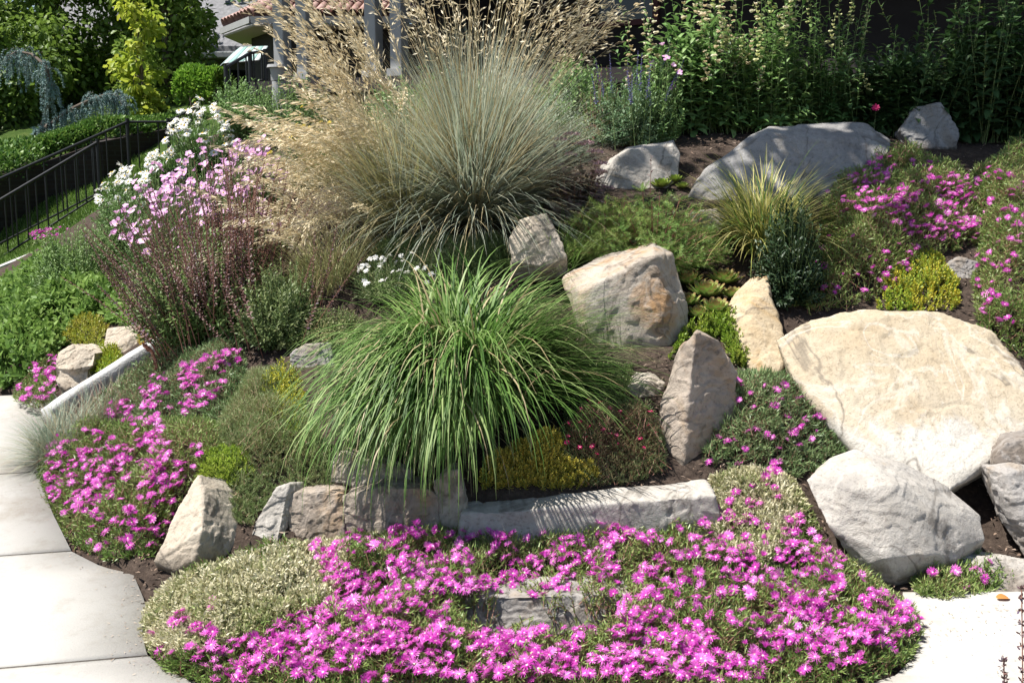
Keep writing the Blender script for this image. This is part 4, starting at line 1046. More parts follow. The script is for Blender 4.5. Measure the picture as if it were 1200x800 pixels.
class Mound:
    """a low cushion over a patch of ground outlined by sight lines at its foot"""
    def __init__(s, px, H, fall=.10, bump=.35, scale=7.0, h=0.02, seed=0.0):
        s.px = px
        q = hit([p[0] for p in px], [p[1] for p in px], None, h)
        s.poly = [tuple(c) for c in q[:, :2]]; s.H = H; s.fall = fall; s.bump = bump; s.scale = scale; s.seed = seed
        a = np.array(s.poly); s.lo = a.min(0); s.hi = a.max(0)
        x, y = a[:, 0], a[:, 1]; s.area = abs(np.sum(x * np.roll(y, -1) - y * np.roll(x, -1))) / 2
    def height(s, x, y):
        d = edge_dist(x, y, s.poly)
        nz = vnoise(np.stack([np.asarray(x) * s.scale, np.asarray(y) * s.scale, 0 * np.asarray(x) + s.seed], -1)) + .5 * vnoise(np.stack([np.asarray(x) * s.scale * 2.3, np.asarray(y) * s.scale * 2.3, 0 * np.asarray(x) + s.seed], -1))
        return s.H * (1 - np.exp(-(d + .012) / s.fall)) * (1 + s.bump * nz)
    def zf(s, x, y):
        ins = in_poly(x, y, s.poly)
        return ground(x, y) + np.where(ins, s.height(x, y), -.03)
    def sample(s, n, keep=None, drop=()):
        out = np.zeros((0, 2))
        while len(out) < n:
            q = s.lo + rng.random((n * 2, 2)) * (s.hi - s.lo)
            q = q[in_poly(q[:, 0], q[:, 1], s.poly)]
            if keep is not None or drop:
                z = ground(q[:, 0], q[:, 1]) + s.height(q[:, 0], q[:, 1]) * .8
                u, v = proj(np.c_[q, z]); ok = np.ones(len(q), bool)
                if keep is not None: ok &= in_poly(u, v, keep)
                for d in drop: ok &= ~in_poly(u, v, d)
                q = q[ok]
            if len(q) == 0: break
            out = np.concatenate([out, q])
        return out[:n]
    def pick(s, n, zone, clump=.55, sc=.045, mind=0.016):
        """points on the cushion seen inside a zone of the photograph, gathered into loose drifts"""
        z = np.array(zone, float); lo = z.min(0); hi = z.max(0); out = []
        for _ in range(60):
            q = lo + rng.random((n * 3, 2)) * (hi - lo); q = q[in_poly(q[:, 0], q[:, 1], zone)]
            k = .5 + .5 * vnoise(np.c_[q * sc, np.full(len(q), s.seed + 3.3)]) + .25 * vnoise(np.c_[q * sc * 2.6, np.full(len(q), s.seed + 9.3)])
            q = q[rng.random(len(q)) < np.clip((k - clump + .3) * 1.8, 0.02, 1)]
            if len(q) == 0: continue
            p = hit(q[:, 0], q[:, 1], s.zf)
            p = p[in_poly(p[:, 0], p[:, 1], s.poly)]
            for c in p:
                if all((c[0] - d[0]) ** 2 + (c[1] - d[1]) ** 2 > mind ** 2 for d in out):
                    out.append(c)
                    if len(out) >= n: return np.array(out)
        return np.array(out)
def cushion(plant, md, n, H, nl, leafL, leafW, mat, stem_mat=None, keep=None, drop=(), phi=(1.2, .5), up=.8, prof=prof_finger, name='foliage', stem=.0016, bend=-.25, segs=2, depth=.9, fold=0.0, tint_scale=5.0, spread=.55):
    q = md.sample(n, keep, drop); n = len(q)
    x, y = q[:, 0], q[:, 1]; e = .02
    top = ground(x, y) + md.height(x, y) * (.80 + .35 * rng.random(n))
    g = np.stack([-(md.zf(x + e, y) - md.zf(x - e, y)) / (2 * e), -(md.zf(x, y + e) - md.zf(x, y - e)) / (2 * e)], -1)
    g = g / np.maximum(1, np.linalg.norm(g, axis=1, keepdims=True) / 1.2)
    A = nrm(np.c_[g * .6, np.full(n, up)] + rng.normal(0, spread, (n, 3)) * [1, 1, .3])
    Hh = np.minimum(H * (.7 + .6 * rng.random(n)), np.maximum(.018, (top - ground(x, y)) * 1.25 + .01))
    B = np.c_[x, y, top] - A * (Hh * depth)[:, None]
    B[:, 2] = np.maximum(B[:, 2], ground(x, y) - .004)
    tint = np.clip(.5 + .5 * vnoise(np.c_[x * tint_scale, y * tint_scale, 0 * x + md.seed]) + rng.normal(0, .18, n), 0, 1)
    plant.part(name, shoots(B, A, Hh, nl, leafL, leafW, .12, phi, segs, prof, bend, 0, 0, tint, .4, (1., .75), stem, 1, fold), [mat, stem_mat or M_RSTEM])
def base_of(md):
    a = np.array(md.poly).mean(0); return np.array([a[0], a[1], float(ground(a[0], a[1]))])

M_ICE = leaf_mat('ice_plant_leaf', [(.045, .085, .018), (.085, .14, .030), (.15, .20, .06), (.20, .22, .09)], tip=(.20, .19, .09), tip_from=.7, trans=.15, rough=.4)
M_ICE2 = leaf_mat('ice_plant_leaf_blue', [(.055, .09, .035), (.10, .15, .06), (.17, .21, .10)], trans=.15, rough=.4)
M_VARI = leaf_mat('variegated_leaf', [(.17, .22, .08), (.36, .36, .17), (.58, .54, .34), (.68, .64, .46), (.70, .66, .50)], trans=.25)
M_LIME = leaf_mat('lime_sedum', [(.12, .20, .015), (.25, .30, .02), (.42, .42, .04)], trans=.25, rough=.4)
M_GOLDS = leaf_mat('golden_sedum', [(.32, .32, .03), (.52, .45, .05), (.66, .50, .09), (.40, .42, .05)], tip=(.66, .62, .16), trans=.25, rough=.45)

FRONT = [(162, 742), (172, 712), (200, 690), (270, 668), (330, 654), (400, 632), (470, 620), (540, 624), (640, 624), (760, 616), (836, 604), (834, 580), (832, 565), (880, 552), (930, 566), (950, 600), (975, 655), (1035, 690), (1070, 715), (1082, 748), (1062, 778), (1000, 812), (820, 838), (600, 842), (400, 838), (255, 812), (190, 786)]
mf = Mound(FRONT, .135, .11, .38, 6.0, .01, 1.0)
RISER = [(545, 714), (600, 708), (650, 712), (700, 708), (728, 714), (722, 736), (640, 742), (545, 736)]
TONGUE = [(575, 690), (605, 690), (600, 716), (580, 712)]
ZV1 = [(150, 735), (190, 690), (400, 630), (408, 660), (395, 700), (330, 728), (250, 765), (160, 765)]
ZV2 = [(815, 540), (940, 545), (945, 610), (900, 665), (850, 660), (820, 600)]
def front_part(label, keep, n, zones, nf, drop=()):
    md = mf
    c = hit1(np.mean([k[0] for k in keep]), np.mean([k[1] for k in keep]))
    pl = Plant('ice_plant', c, label, 'ice plant', 'magenta flowered ice plants')
    cushion(pl, md, n, .085, 9, .025, .0050, M_ICE, M_RSTEM, keep, (RISER,) + tuple(drop))
    fl = [md.pick(k, z) for z, k in zip(zones, nf)]
    fl = np.concatenate([f for f in fl if len(f)])
    u, v = proj(fl); ok = ~in_poly(u, v, RISER)
    fl = fl[ok]; fl[:, 2] += rng.uniform(.004, .03, len(fl))
    add_flowers(pl, fl, ICE, weights=[.3, .3, .2, .13, .07])
    return pl
front_part('ice plant mat with scattered magenta flowers spilling over the pale walk corner', [(150, 700), (440, 600), (440, 900), (150, 900)], 2500,
           [[(250, 770), (420, 690), (438, 700), (438, 800), (250, 800)], [(165, 720), (250, 700), (250, 790), (175, 770)], [(355, 620), (438, 600), (438, 700), (380, 690)]], [215, 24, 60], (ZV1,))
front_part('ice plant mat full of magenta flowers below the tan and brown retaining stones', [(438, 590), (640, 590), (640, 900), (438, 900)], 2500,
           [[(440, 592), (640, 600), (640, 700), (440, 700)], [(440, 700), (525, 705), (525, 745), (640, 745), (640, 800), (440, 800)]], [180, 195])
front_part('ice plant mat thick with magenta flowers against the long low retaining stone', [(640, 590), (860, 590), (860, 900), (640, 900)], 2600,
           [[(640, 600), (860, 600), (860, 700), (640, 700)], [(640, 745), (740, 705), (860, 700), (860, 800), (640, 800)]], [175, 215])
front_part('ice plant mat with magenta flowers reaching the foot of the pale angular boulder', [(860, 560), (1100, 560), (1100, 900), (860, 900)], 2300,
           [[(860, 640), (950, 610), (1030, 690), (1075, 715), (1080, 750), (1050, 770), (860, 700)], [(860, 700), (1060, 750), (1000, 790), (860, 800)]], [205, 98], (ZV2,))
# cream variegated carpets woven into the front mats
pl = Plant('variegated_sedum', hit1(270, 715), 'cream and grey green variegated carpet at the front corner by the walk', 'groundcover', 'cream variegated carpets')
cushion(pl, mf, 2800, .07, 11, .019, .0085, M_VARI, M_STEM, ZV1, (), (1.35, .5), prof=prof_round, tint_scale=14, segs=2)
pl = Plant('variegated_sedum', hit1(880, 600), 'cream variegated carpet climbing between the standing stone and angular boulder', 'groundcover', 'cream variegated carpets')
cushion(pl, mf, 1700, .09, 11, .021, .0085, M_VARI, M_STEM, ZV2, (), (1.3, .5), prof=prof_round, tint_scale=14, segs=2)
f_ = mf.pick(26, [(840, 590), (900, 545), (945, 560), (950, 620), (880, 660)], .4); f_[:, 2] += .02
add_flowers(pl, f_, ICE, weights=[.3, .3, .2, .13, .07])

def mat_plant(name, label, cat, px, H, n, nl, leafL, leafW, mat, shH=.07, fall=.08, zones=None, nf=None, group=None, stem_mat=None, prof=prof_finger, phi=(1.2, .5), seed=0., drop=(), bump=.35, scale=7., clump=.55, protos=None, flw=None, fold=0., up=.8, tint_scale=5., keep=None, spread=.55, lift=(.004, .03), sc=.045, tilt=.5):
    md = Mound(px, H, fall, bump, scale, .01, seed)
    pl = Plant(name, base_of(md), label, cat, group)
    cushion(pl, md, n, shH, nl, leafL, leafW, mat, stem_mat, keep, drop, phi, up, prof, fold=fold, tint_scale=tint_scale, spread=spread)
    if zones:
        fl = np.concatenate([md.pick(k, z, clump, sc) for z, k in zip(zones, nf)]); fl[:, 2] += rng.uniform(*lift, len(fl))
        add_flowers(pl, fl, protos or ICE, weights=flw or [.3, .3, .2, .13, .07], tilt=tilt)
    return pl, md
# the long drift along the left walk
mat_plant('ice_plant', 'ice plant drift with dense magenta flowers at the bend of the walk', 'ice plant',
          [(50, 600), (44, 560), (52, 530), (105, 500), (190, 492), (262, 500), (262, 545), (222, 570), (196, 620), (178, 652), (125, 658), (85, 642)], .17, 3000, 9, .026, .0050, M_ICE, .09, .12,
          [[(50, 520), (200, 485), (200, 560), (150, 620), (60, 600)], [(150, 560), (240, 520), (200, 640), (90, 650)]], [210, 60], 'magenta flowered ice plants', seed=2.)
mat_plant('ice_plant', 'ice plant drift with magenta flowers just below the white edging bar', 'ice plant',
          [(105, 500), (90, 490), (120, 475), (190, 425), (230, 400), (285, 410), (290, 450), (262, 500), (190, 496)], .13, 2400, 9, .026, .0050, M_ICE2, .09, .10,
          [[(100, 495), (190, 440), (280, 408), (285, 425), (250, 470), (200, 500)]], [135], 'magenta flowered ice plants', seed=3., clump=.6)
mat_plant('ice_plant', 'small magenta ice plant patch between the walk end and the overhanging rock', 'ice plant', [(16, 468), (20, 440), (45, 425), (66, 420), (66, 450), (62, 474), (35, 478)], .10, 500, 8, .026, .005, M_ICE, .08, .08,
          [[(16, 430), (68, 415), (72, 470), (20, 470)]], [46], 'magenta flowered ice plants', seed=4.)
mat_plant('ice_plant', 'small ice plant clump with a dozen flowers on the walk by the angular boulder', 'ice plant', [(1062, 672), (1085, 655), (1130, 650), (1175, 668), (1194, 684), (1160, 700), (1110, 706), (1075, 700)], .09, 560, 9, .028, .0055, M_ICE, .09, .07,
          [[(1070, 645), (1185, 650), (1185, 690), (1090, 690)]], [13], 'magenta flowered ice plants', seed=5., clump=.2)
mat_plant('ice_plant', 'ice plant tuft with pink flowers in the nook under the big cream slab', 'ice plant', [(822, 540), (832, 470), (850, 445), (895, 440), (935, 452), (972, 488), (1005, 528), (985, 545), (930, 562), (870, 556)], .13, 1500, 10, .030, .0050, M_ICE2, .10, .10,
          [[(825, 480), (860, 445), (985, 470), (980, 500), (900, 560), (830, 560)]], [40], 'magenta flowered ice plants', seed=6., clump=.5)
mat_plant('ice_plant', 'ice plant drift with magenta flowers above the big cream slab', 'ice plant', [(945, 368), (955, 300), (965, 240), (1005, 208), (1075, 196), (1120, 208), (1150, 240), (1150, 285), (1085, 310), (1040, 345), (1000, 362)], .20, 4200, 9, .028, .0052, M_ICE, .12, .10,
          [[(955, 215), (1050, 170), (1130, 190), (1150, 240), (1085, 260), (980, 250)], [(1030, 225), (1150, 225), (1150, 290), (1060, 280)], [(955, 260), (1090, 290), (1060, 345), (955, 360)]], [135, 110, 40], 'magenta flowered ice plants', seed=7.)
mat_plant('ice_plant', 'ice plant trailing down at the frame edge beside the shaded grey stone', 'ice plant', [(1145, 400), (1140, 330), (1148, 285), (1130, 215), (1175, 190), (1230, 190), (1235, 430), (1190, 420)], .24, 3400, 9, .028, .0052, M_ICE, .10, .12,
          [[(1140, 200), (1210, 200), (1210, 270), (1150, 260)], [(1140, 270), (1200, 270), (1200, 390), (1145, 380)]], [44, 34], 'magenta flowered ice plants', seed=8.)
# dianthus with dark crimson blooms
M_CRIM = leaf_mat('crimson_petal', [(.45, .01, .09), (.60, .02, .16), (.68, .06, .22)], trans=.3)
DIAN = [disc_flower('dianthus_flower', 6, 5, .012, .009, M_CRIM, M_EYE, .0025, c) for c in (.2, .5)]
M_DIANL = leaf_mat('dianthus_leaf', [(.06, .10, .035), (.10, .15, .055), (.16, .18, .08), (.20, .13, .08)], trans=.2)
mat_plant('dianthus', 'bushy dark green dianthus with a few crimson flowers behind the retaining stone', 'dianthus', [(648, 560), (645, 530), (665, 505), (700, 492), (745, 490), (776, 510), (782, 552), (762, 566), (690, 572)], .19, 2300, 16, .018, .0026, M_DIANL, .12, .10,
          [[(655, 480), (760, 460), (775, 530), (660, 540)]], [26], None, M_RSTEM, prof_blade, (.9, .4), 9., (), .45, 9., .3, DIAN, [.5, .5], lift=(.01, .05))
# sedums
def sedum(label, px, H, n, mat, seed, leafL=.013, leafW=.005, nl=14, shH=.05, group='golden and lime sedums', fall=.05, tint_scale=9., cat='sedum', name='sedum', phi=(1.4, .6), up=1.2):
    return mat_plant(name, label, cat, px, H, n, nl, leafL, leafW, mat, shH, fall, None, None, group, M_STEM, prof_round, phi, seed, tint_scale=tint_scale, up=up, spread=.3)
sedum('golden yellow sedum carpet behind the long retaining stone under the green grass', [(560, 582), (568, 550), (600, 528), (640, 518), (668, 528), (664, 552), (700, 556), (704, 570), (640, 580)], .13, 1000, M_GOLDS, 11., .015, .006, 18, .07)
sedum('lime sedum tuft next to the split rock by the walk', [(155, 612), (160, 582), (185, 575), (205, 585), (196, 612), (175, 620)], .08, 260, M_LIME, 12., .015, .005, 16, .06)
sedum('green sedum cushion draped over the top of the split rock', [(230, 575), (232, 545), (262, 530), (290, 535), (298, 560), (265, 580)], .09, 420, leaf_mat('green_sedum', [(.10, .17, .02), (.19, .26, .03), (.30, .33, .06)], trans=.25), 13., .016, .006, 14, .06)
sedum('yellow green sedum hanging between the standing stone and curved stone', [(785, 420), (800, 390), (845, 372), (880, 378), (884, 420), (872, 432), (856, 425), (845, 398), (812, 392)], .10, 420, leaf_mat('hanging_sedum', [(.12, .20, .02), (.22, .30, .035), (.40, .42, .08)], trans=.25), 14., .018, .009, 14, .07)
sedum('sedum with small yellow flower heads along the top of the big cream slab', [(1025, 362), (1035, 325), (1060, 300), (1100, 300), (1125, 335), (1124, 362), (1080, 366)], .065, 560, leaf_mat('flower_sedum', [(.10, .17, .025), (.18, .25, .03), (.48, .42, .04), (.62, .52, .05)], trans=.25), 15., .016, .008, 14, .09, tint_scale=11)
sedum('bright green sedum cushion between the two small cream rocks', [(104, 442), (105, 418), (118, 408), (142, 412), (145, 432), (125, 448)], .09, 260, M_LIME, 16., .017, .008, 12, .06)
sedum('low yellow green sedum at the foot of the broad leaved groundcover', [(72, 402), (80, 380), (110, 372), (128, 382), (118, 408), (90, 410)], .09, 300, leaf_mat('olive_sedum', [(.16, .20, .02), (.30, .29, .03), (.42, .35, .06)], trans=.25), 17., .016, .008, 12, .06)
sedum('thin yellowish sedum tuft on the far end of the white edging', [(160, 410), (165, 385), (200, 378), (220, 395), (205, 412)], .10, 320, leaf_mat('amber_sedum', [(.22, .20, .02), (.42, .32, .03), (.45, .25, .05)], trans=.25), 18., .016, .007, 12, .06)
sedum('yellow flowering sedum sprigs among the grey green mat', [(300, 520), (300, 470), (325, 440), (352, 440), (360, 480), (355, 520)], .12, 330, leaf_mat('sprig_sedum', [(.12, .16, .03), (.22, .24, .03), (.55, .46, .03)], trans=.25), 19., .014, .006, 12, .08)
# grey green mats and bluish fescue
M_GREYG = leaf_mat('grey_green_leaf', [(.07, .11, .035), (.12, .165, .06), (.17, .21, .09), (.28, .25, .15)], trans=.15)
mat_plant('trailing_mat', 'dull grey green needle leaved mat above the leaning striped stone', 'groundcover', [(262, 610), (262, 570), (245, 525), (262, 480), (290, 440), (330, 430), (350, 470), (385, 530), (388, 575), (340, 572), (322, 575), (296, 618)], .10, 2900, 16, .022, .0026, M_GREYG, .11, .10, None, None, None, M_DRY, prof_blade, (1., .4), 20., (), .4, 8.)

mat_plant('trailing_mat', 'dull green fine leaved mat between the blue grass and the green mop', 'groundcover', [(425, 320), (440, 292), (520, 280), (600, 282), (600, 318), (560, 335), (450, 340)], .12, 1900, 14, .024, .0034, M_GREYG, .10, .10, None, None, None, M_STEM, prof_blade, (1., .4), 21., (), .4, 8.)
mat_plant('trailing_mat', 'thin green creeping mat on the soil at the foot of the wedge boulder', 'groundcover', [(655, 455), (690, 425), (742, 428), (738, 470), (700, 490), (660, 490)], .05, 420, 12, .018, .006, M_GREYG, .05, .06, None, None, None, M_STEM, prof_leaf, (1.2, .6), 22., (), .4, 8.)

mat_plant('variegated_sedum', 'low cream carpet filling the ground below the striped and tan retaining stones', 'groundcover', [(262, 676), (285, 655), (330, 642), (400, 628), (470, 622), (470, 645), (400, 668), (300, 700)], .045, 900, 10, .019, .0085, M_VARI, .05, .05, None, None, 'cream variegated carpets', M_STEM, prof_round, (1.35, .5), 23., tint_scale=14)
# ------------------------------------------------------------------ grasses
def grass_clump(name, label, base, n, Lr, Wr, th0r, dth, mats, rbase=.1, p=1.4, segs=8, az0=None, azs=None, group=None, cat='ornamental grass', mat_w=None, th_pow=1.0, part='blades', plant=None, short=None):
    base = np.array(base, float)
    pl = plant or Plant(name, base, label, cat, group)
    ra = np.sqrt(rng.random(n)) * rbase; a = rng.random(n) * 6.28
    az = a + rng.normal(0, .8, n) if az0 is None else az0 + rng.normal(0, azs, n)
    P = base + np.stack([ra * np.cos(a), ra * np.sin(a), 0 * a], -1)
    P[:, 2] = ground(P[:, 0], P[:, 1]) - .005
    th0 = th0r[0] + (th0r[1] - th0r[0]) * rng.random(n) ** th_pow
    th1 = th0 + rng.uniform(dth[0], dth[1], n)
    L = rng.uniform(*Lr, n); W = rng.uniform(*Wr, n)
    if short:
        for (s0, s1, sk) in short:
            m_ = (np.mod(az, 2 * np.pi) > s0) & (np.mod(az, 2 * np.pi) < s1); L = np.where(m_, L * sk, L)
    c = arc_blades(P, az, th0, th1, L, W, segs, p)
    if len(mats) > 1:
        mi = np.repeat((rng.random(n) < mat_w).astype(int), segs); c = (c[0], c[1], mi, c[3], c[4])
    pl.part(part, [c], mats)
    return pl
M_FOUNT = leaf_mat('green_blade', [(.024, .056, .010), (.048, .096, .018), (.088, .146, .036), (.17, .215, .085)], trans=.35, rough=.5, spec=.3, g=2.0)
M_STRAW = leaf_mat('straw_blade', [(.30, .24, .12), (.46, .38, .22)], trans=.2)
gb = hit1(540, 478)
gf = grass_clump('fountain_grass', 'big mop of arching bright green grass hanging over the front stones', gb, 2300, (.50, .84), (.009, .0155), (.0, .72), (1.2, 2.6), [M_FOUNT, M_STRAW], .19, 1.7, 10, mat_w=.07, short=((4.75, 5.95, .68), (2.3, 4.0, .74)))
grass_clump('', '', gb + np.array([-.03, -.13, 0]), 1500, (.62, 1.0), (.009, .015), (.15, .85), (1.8, 2.7), [M_FOUNT, M_STRAW], .17, 1.5, 11, az0=-1.98, azs=.40, mat_w=.08, plant=gf, part='hanging_blades')
grass_clump('', '', gb + np.array([.14, 0, 0]), 700, (.55, .88), (.007, .013), (.2, .9), (.9, 1.9), [M_FOUNT, M_STRAW], .15, 1.3, 9, az0=-.2, azs=.55, mat_w=.06, plant=gf, part='side_blades')
grass_clump('', '', gb, 420, (.25, .5), (.005, .009), (.3, 1.4), (.6, 2.0), [M_STRAW], .24, 1.2, 7, plant=gf, part='dead_blades')
M_BLUE = leaf_mat('blue_blade', [(.22, .27, .20), (.34, .385, .30), (.46, .495, .40), (.50, .45, .29)], trans=.3, rough=.45)
ob = hit1(556, 250)
oat = grass_clump('blue_oat_grass', 'large spiky blue grey grass with tall straw coloured seed stalks', ob, 3400, (.65, 1.1), (.0045, .0075), (.0, 1.2), (.1, .9), [M_BLUE, M_STRAW], .10, 1.6, 6, mat_w=.22, th_pow=1.2)
grass_clump('', '', ob, 2000, (.45, 1.0), (.0045, .007), (.8, 1.5), (.3, 1.2), [M_BLUE, M_STRAW], .14, 1.6, 6, mat_w=.25, plant=oat, part='low_blades')
M_SEED = leaf_mat('seed_head', [(.60, .48, .29), (.75, .64, .42), (.84, .75, .56)], trans=.25)
M_STALK = leaf_mat('seed_stalk', [(.42, .31, .16), (.56, .44, .25), (.44, .40, .22)], trans=0)
def seed_stalk(pl, P, az, th0, th1, L, nsp=34, head=.30, spL=.022, spread=.05, r=.0016, p=1.6):
    """one stalk with a loose head of spikelets"""
    s = np.linspace(0, 1, 15); ang = th0 + (th1 - th0) * ((s[1:] + s[:-1]) / 2) ** p
    d = np.stack([np.sin(ang) * math.cos(az), np.sin(ang) * math.sin(az), np.cos(ang)], -1)
    path = np.concatenate([P[None], P + np.cumsum(d * (L / 14), 0)])
    t = 1 - head * rng.random(nsp) ** .8
    f = t * 14; k = np.minimum(f.astype(int), 13); f = (f - k)[:, None]
    pos = path[k] * (1 - f) + path[k + 1] * f
    off = rng.normal(0, 1, (nsp, 3)); off = nrm(off) * (rng.random(nsp) * spread * (1.15 - t) / head * .9)[:, None] + d[k] * .02
    off[:, 2] -= .25 * np.linalg.norm(off, axis=1)
    D = nrm(d[k] + nrm(off) * .8 + np.array([0, 0, -.5]))
    ch = [tubes(path[None], (r * np.linspace(1, .35, 15))[None], 3, np.array([rng.random()]), 1),
          strips(pos + off, D, nrm(rng.normal(size=(nsp, 3))), spL * (.6 + .7 * rng.random(nsp)), spL * .26, 2, prof_leaf, .2, 1, None, 0, .2),
          tubes(np.stack([pos, pos + off], 1), .0005, 3, None, 1)]
    pl.part('seed_stalk', ch, [M_SEED, M_STALK])
for i in range(62):
    a = rng.random() * 6.28; rr = .1 * math.sqrt(rng.random())
    P = ob + np.array([rr * math.cos(a), rr * math.sin(a), 0])
    th0 = abs(rng.normal(.08, .22)); seed_stalk(oat, P, a + rng.normal(0, .4), th0, th0 + rng.uniform(.1, .6), rng.uniform(1.1, 1.65), 28, .26, .034, .05, .0024)
for i in range(20):
    seed_stalk(oat, ob + rng.normal(0, .05, 3) * [1, 1, 0], rng.normal(-.2, .3), rng.uniform(.25, .55), rng.uniform(.8, 1.1), rng.uniform(1.15, 1.5), 34, .25, .022, .045)
tb = hit1(474, 258)
tw_ = grass_clump('tawny_grass', 'fine tawny grass leaning over with feathery golden seed heads', tb, 2600, (.45, .9), (.003, .005), (.1, 1.2), (.3, 1.2), [leaf_mat('tawny_blade', [(.24, .24, .10), (.40, .36, .17), (.56, .48, .26)], trans=.3), M_BLUE], .16, 1.4, 7, mat_w=.3)
for i in range(99):
    q = tb + rng.normal(0, .10, 3) * [1, 1, 0] + np.array([rng.uniform(-.1, .1), rng.uniform(-.1, .2), 0]); q[2] = float(ground(q[0], q[1]))
    az = math.pi + rng.normal(.1, .55); th0 = rng.uniform(.25, .85); tall = i % 3 == 0
    if tall: th0 = rng.uniform(.08, .5)
    seed_stalk(tw_, q, az, th0, th0 + (rng.uniform(.3, .8) if tall else rng.uniform(.5, 1.5)), rng.uniform(1.15, 1.6) if tall else rng.uniform(.65, 1.12), 60 if tall else 75, .5, .034, .042, .0018)
lb = hit1(385, 330)
tl_ = grass_clump('tawny_grass', 'low straw coloured grass with drooping plumes next to the dark salvia', lb, 700, (.3, .5), (.002, .004), (.2, 1.2), (.5, 1.3), [leaf_mat('tawny_low', [(.14, .17, .07), (.27, .26, .12)], trans=.2), M_STRAW], .14, 1.4, 6, mat_w=.3)
for i in range(46):
    q = lb + rng.normal(0, .12, 3) * [1, 1, 0] + np.array([.1, .15, 0]); q[2] = float(ground(q[0], q[1]))
    th0 = rng.uniform(.3, .9); seed_stalk(tl_, q, math.pi + rng.normal(.2, .7), th0, th0 + rng.uniform(.7, 1.5), rng.uniform(.5, .9), 80, .5, .024, .045, .0016)
M_FESC = leaf_mat('fescue_blade', [(.08, .11, .08), (.13, .17, .12), (.20, .23, .17), (.30, .26, .16)], trans=.15)
grass_clump('blue_fescue', 'small blue grey fescue tuft spilling onto the walk', hit1(75, 532), 1500, (.18, .34), (.002, .0035), (.2, 1.35), (.4, 1.2), [M_FESC, M_STRAW], .10, 1.4, 5, mat_w=.12)
grass_clump('blue_fescue', 'soft reddish fescue wisps above the blue grey tuft by the edging', hit1(118, 497), 800, (.15, .28), (.0018, .003), (.1, 1.2), (.4, 1.2), [leaf_mat('pinkish_blade', [(.20, .13, .10), (.30, .20, .15), (.22, .22, .13)], trans=.15), M_FESC], .12, 1.4, 5, mat_w=.4)
sb = hit1(905, 305)
sed = grass_clump('striped_sedge', 'yellow striped sedge with arching blades below the grey shaded boulder', sb + np.array([-.03, .12, 0]), 1100, (.34, .66), (.005, .008), (.15, 1.2), (.5, 1.5), [leaf_mat('sedge_blade', [(.25, .26, .06), (.42, .38, .12), (.55, .50, .22)], trans=.3), M_FOUNT], .10, 1.3, 7, mat_w=.22)
grass_clump('striped_sedge', 'dark green fine grass tuft behind the arching green mop', hit1(655, 318), 260, (.25, .5), (.003, .005), (.2, 1.1), (.5, 1.2), [M_FOUNT], .08, 1.3, 7)

# ------------------------------------------------------------------ leafy plants and flowers
def bush(name, label, cat, px, wpx, hpx, M, nl, leafL, leafW, mat, stem_mat=None, group=None, phi=(1.1, .6), prof=prof_leaf, bend=.5, depth=1.0, t0=.25, low=.0, base=.35, inner=.72, stem=.003, segs=3, sag=0., fold=.12, lean=(0, 0), pt=None, taper=(1., .65), name_part='foliage'):
    P = hit1(*px) if pt is None else np.array(pt, float)
    s = np.linalg.norm(P - CAM) / F
    pl = Plant(name, P, label, cat, group)
    rx = wpx * s / 2; h = hpx * s
    B, A, H = dome(P, rx, rx * depth, h, M, low, base, inner, lean=lean)
    pl.part(name_part, shoots(B, A, H, nl, leafL, leafW, t0, phi, segs, prof, bend, sag, 0, None, .4, taper, stem, 1, fold), [mat, stem_mat or M_STEM])
    pl.rx, pl.h, pl.s = rx, h, s
    return pl
def lm(name, *cols, **k): return leaf_mat(name, list(cols), **k)
# broad leaved groundcover and shrubs on the far slope
M_BROAD = lm('broad_leaf', (.05, .10, .02), (.10, .165, .035), (.17, .235, .065), trans=.35, rough=.55, spec=.25)
mat_plant('broadleaf_groundcover', 'broad leaved bright green groundcover drift beside the end of the walk', 'groundcover', [(-30, 460), (-30, 355), (20, 335), (70, 320), (120, 330), (155, 350), (165, 385), (115, 378), (78, 395), (66, 420), (30, 450)], .26, 1700, 10, .052, .030, M_BROAD, .16, .14, None, None, None, M_STEM, prof_round, (1.2, .9), 30., (), .4, 3.5, fold=.12, spread=.35)
bush('catmint', 'soft mid green small leaved shrub below the white daisies', 'shrub', (95, 345), 125, 90, 520, 18, .026, .012, lm('catmint_leaf', (.05, .10, .025), (.09, .15, .04), (.15, .21, .075)), prof=prof_round)
bush('catmint', 'small leafy green shrub between daisies and pale pink flowers', 'shrub', (150, 300), 90, 85, 340, 18, .026, .012, lm('catmint_leaf_dark', (.04, .085, .02), (.075, .13, .035), (.12, .18, .06)), prof=prof_round)
p = at(58, 322, 11.6); pk = Plant('pink_phlox', (p[0], p[1], bz(p[0], p[1])), 'tiny far pink flower patch against the low garden wall', 'phlox')
n_ = 50; pp = np.array([p[0], p[1], bz(p[0], p[1])]) + rng.normal(0, 1, (n_, 3)) * [.12, .10, .0]; ph = rng.uniform(.03, .13, n_)
pk.part('foliage', shoots(pp, np.tile([0, 0, 1.], (n_, 1)) + rng.normal(0, .4, (n_, 3)), ph, 8, .03, .012, .1, stem=.002), [M_ICE, M_STEM])
add_flowers(pk, pp + np.stack([0 * ph, 0 * ph, ph + .02], -1), ICE[:3], weights=[.4, .3, .3], centers=False)
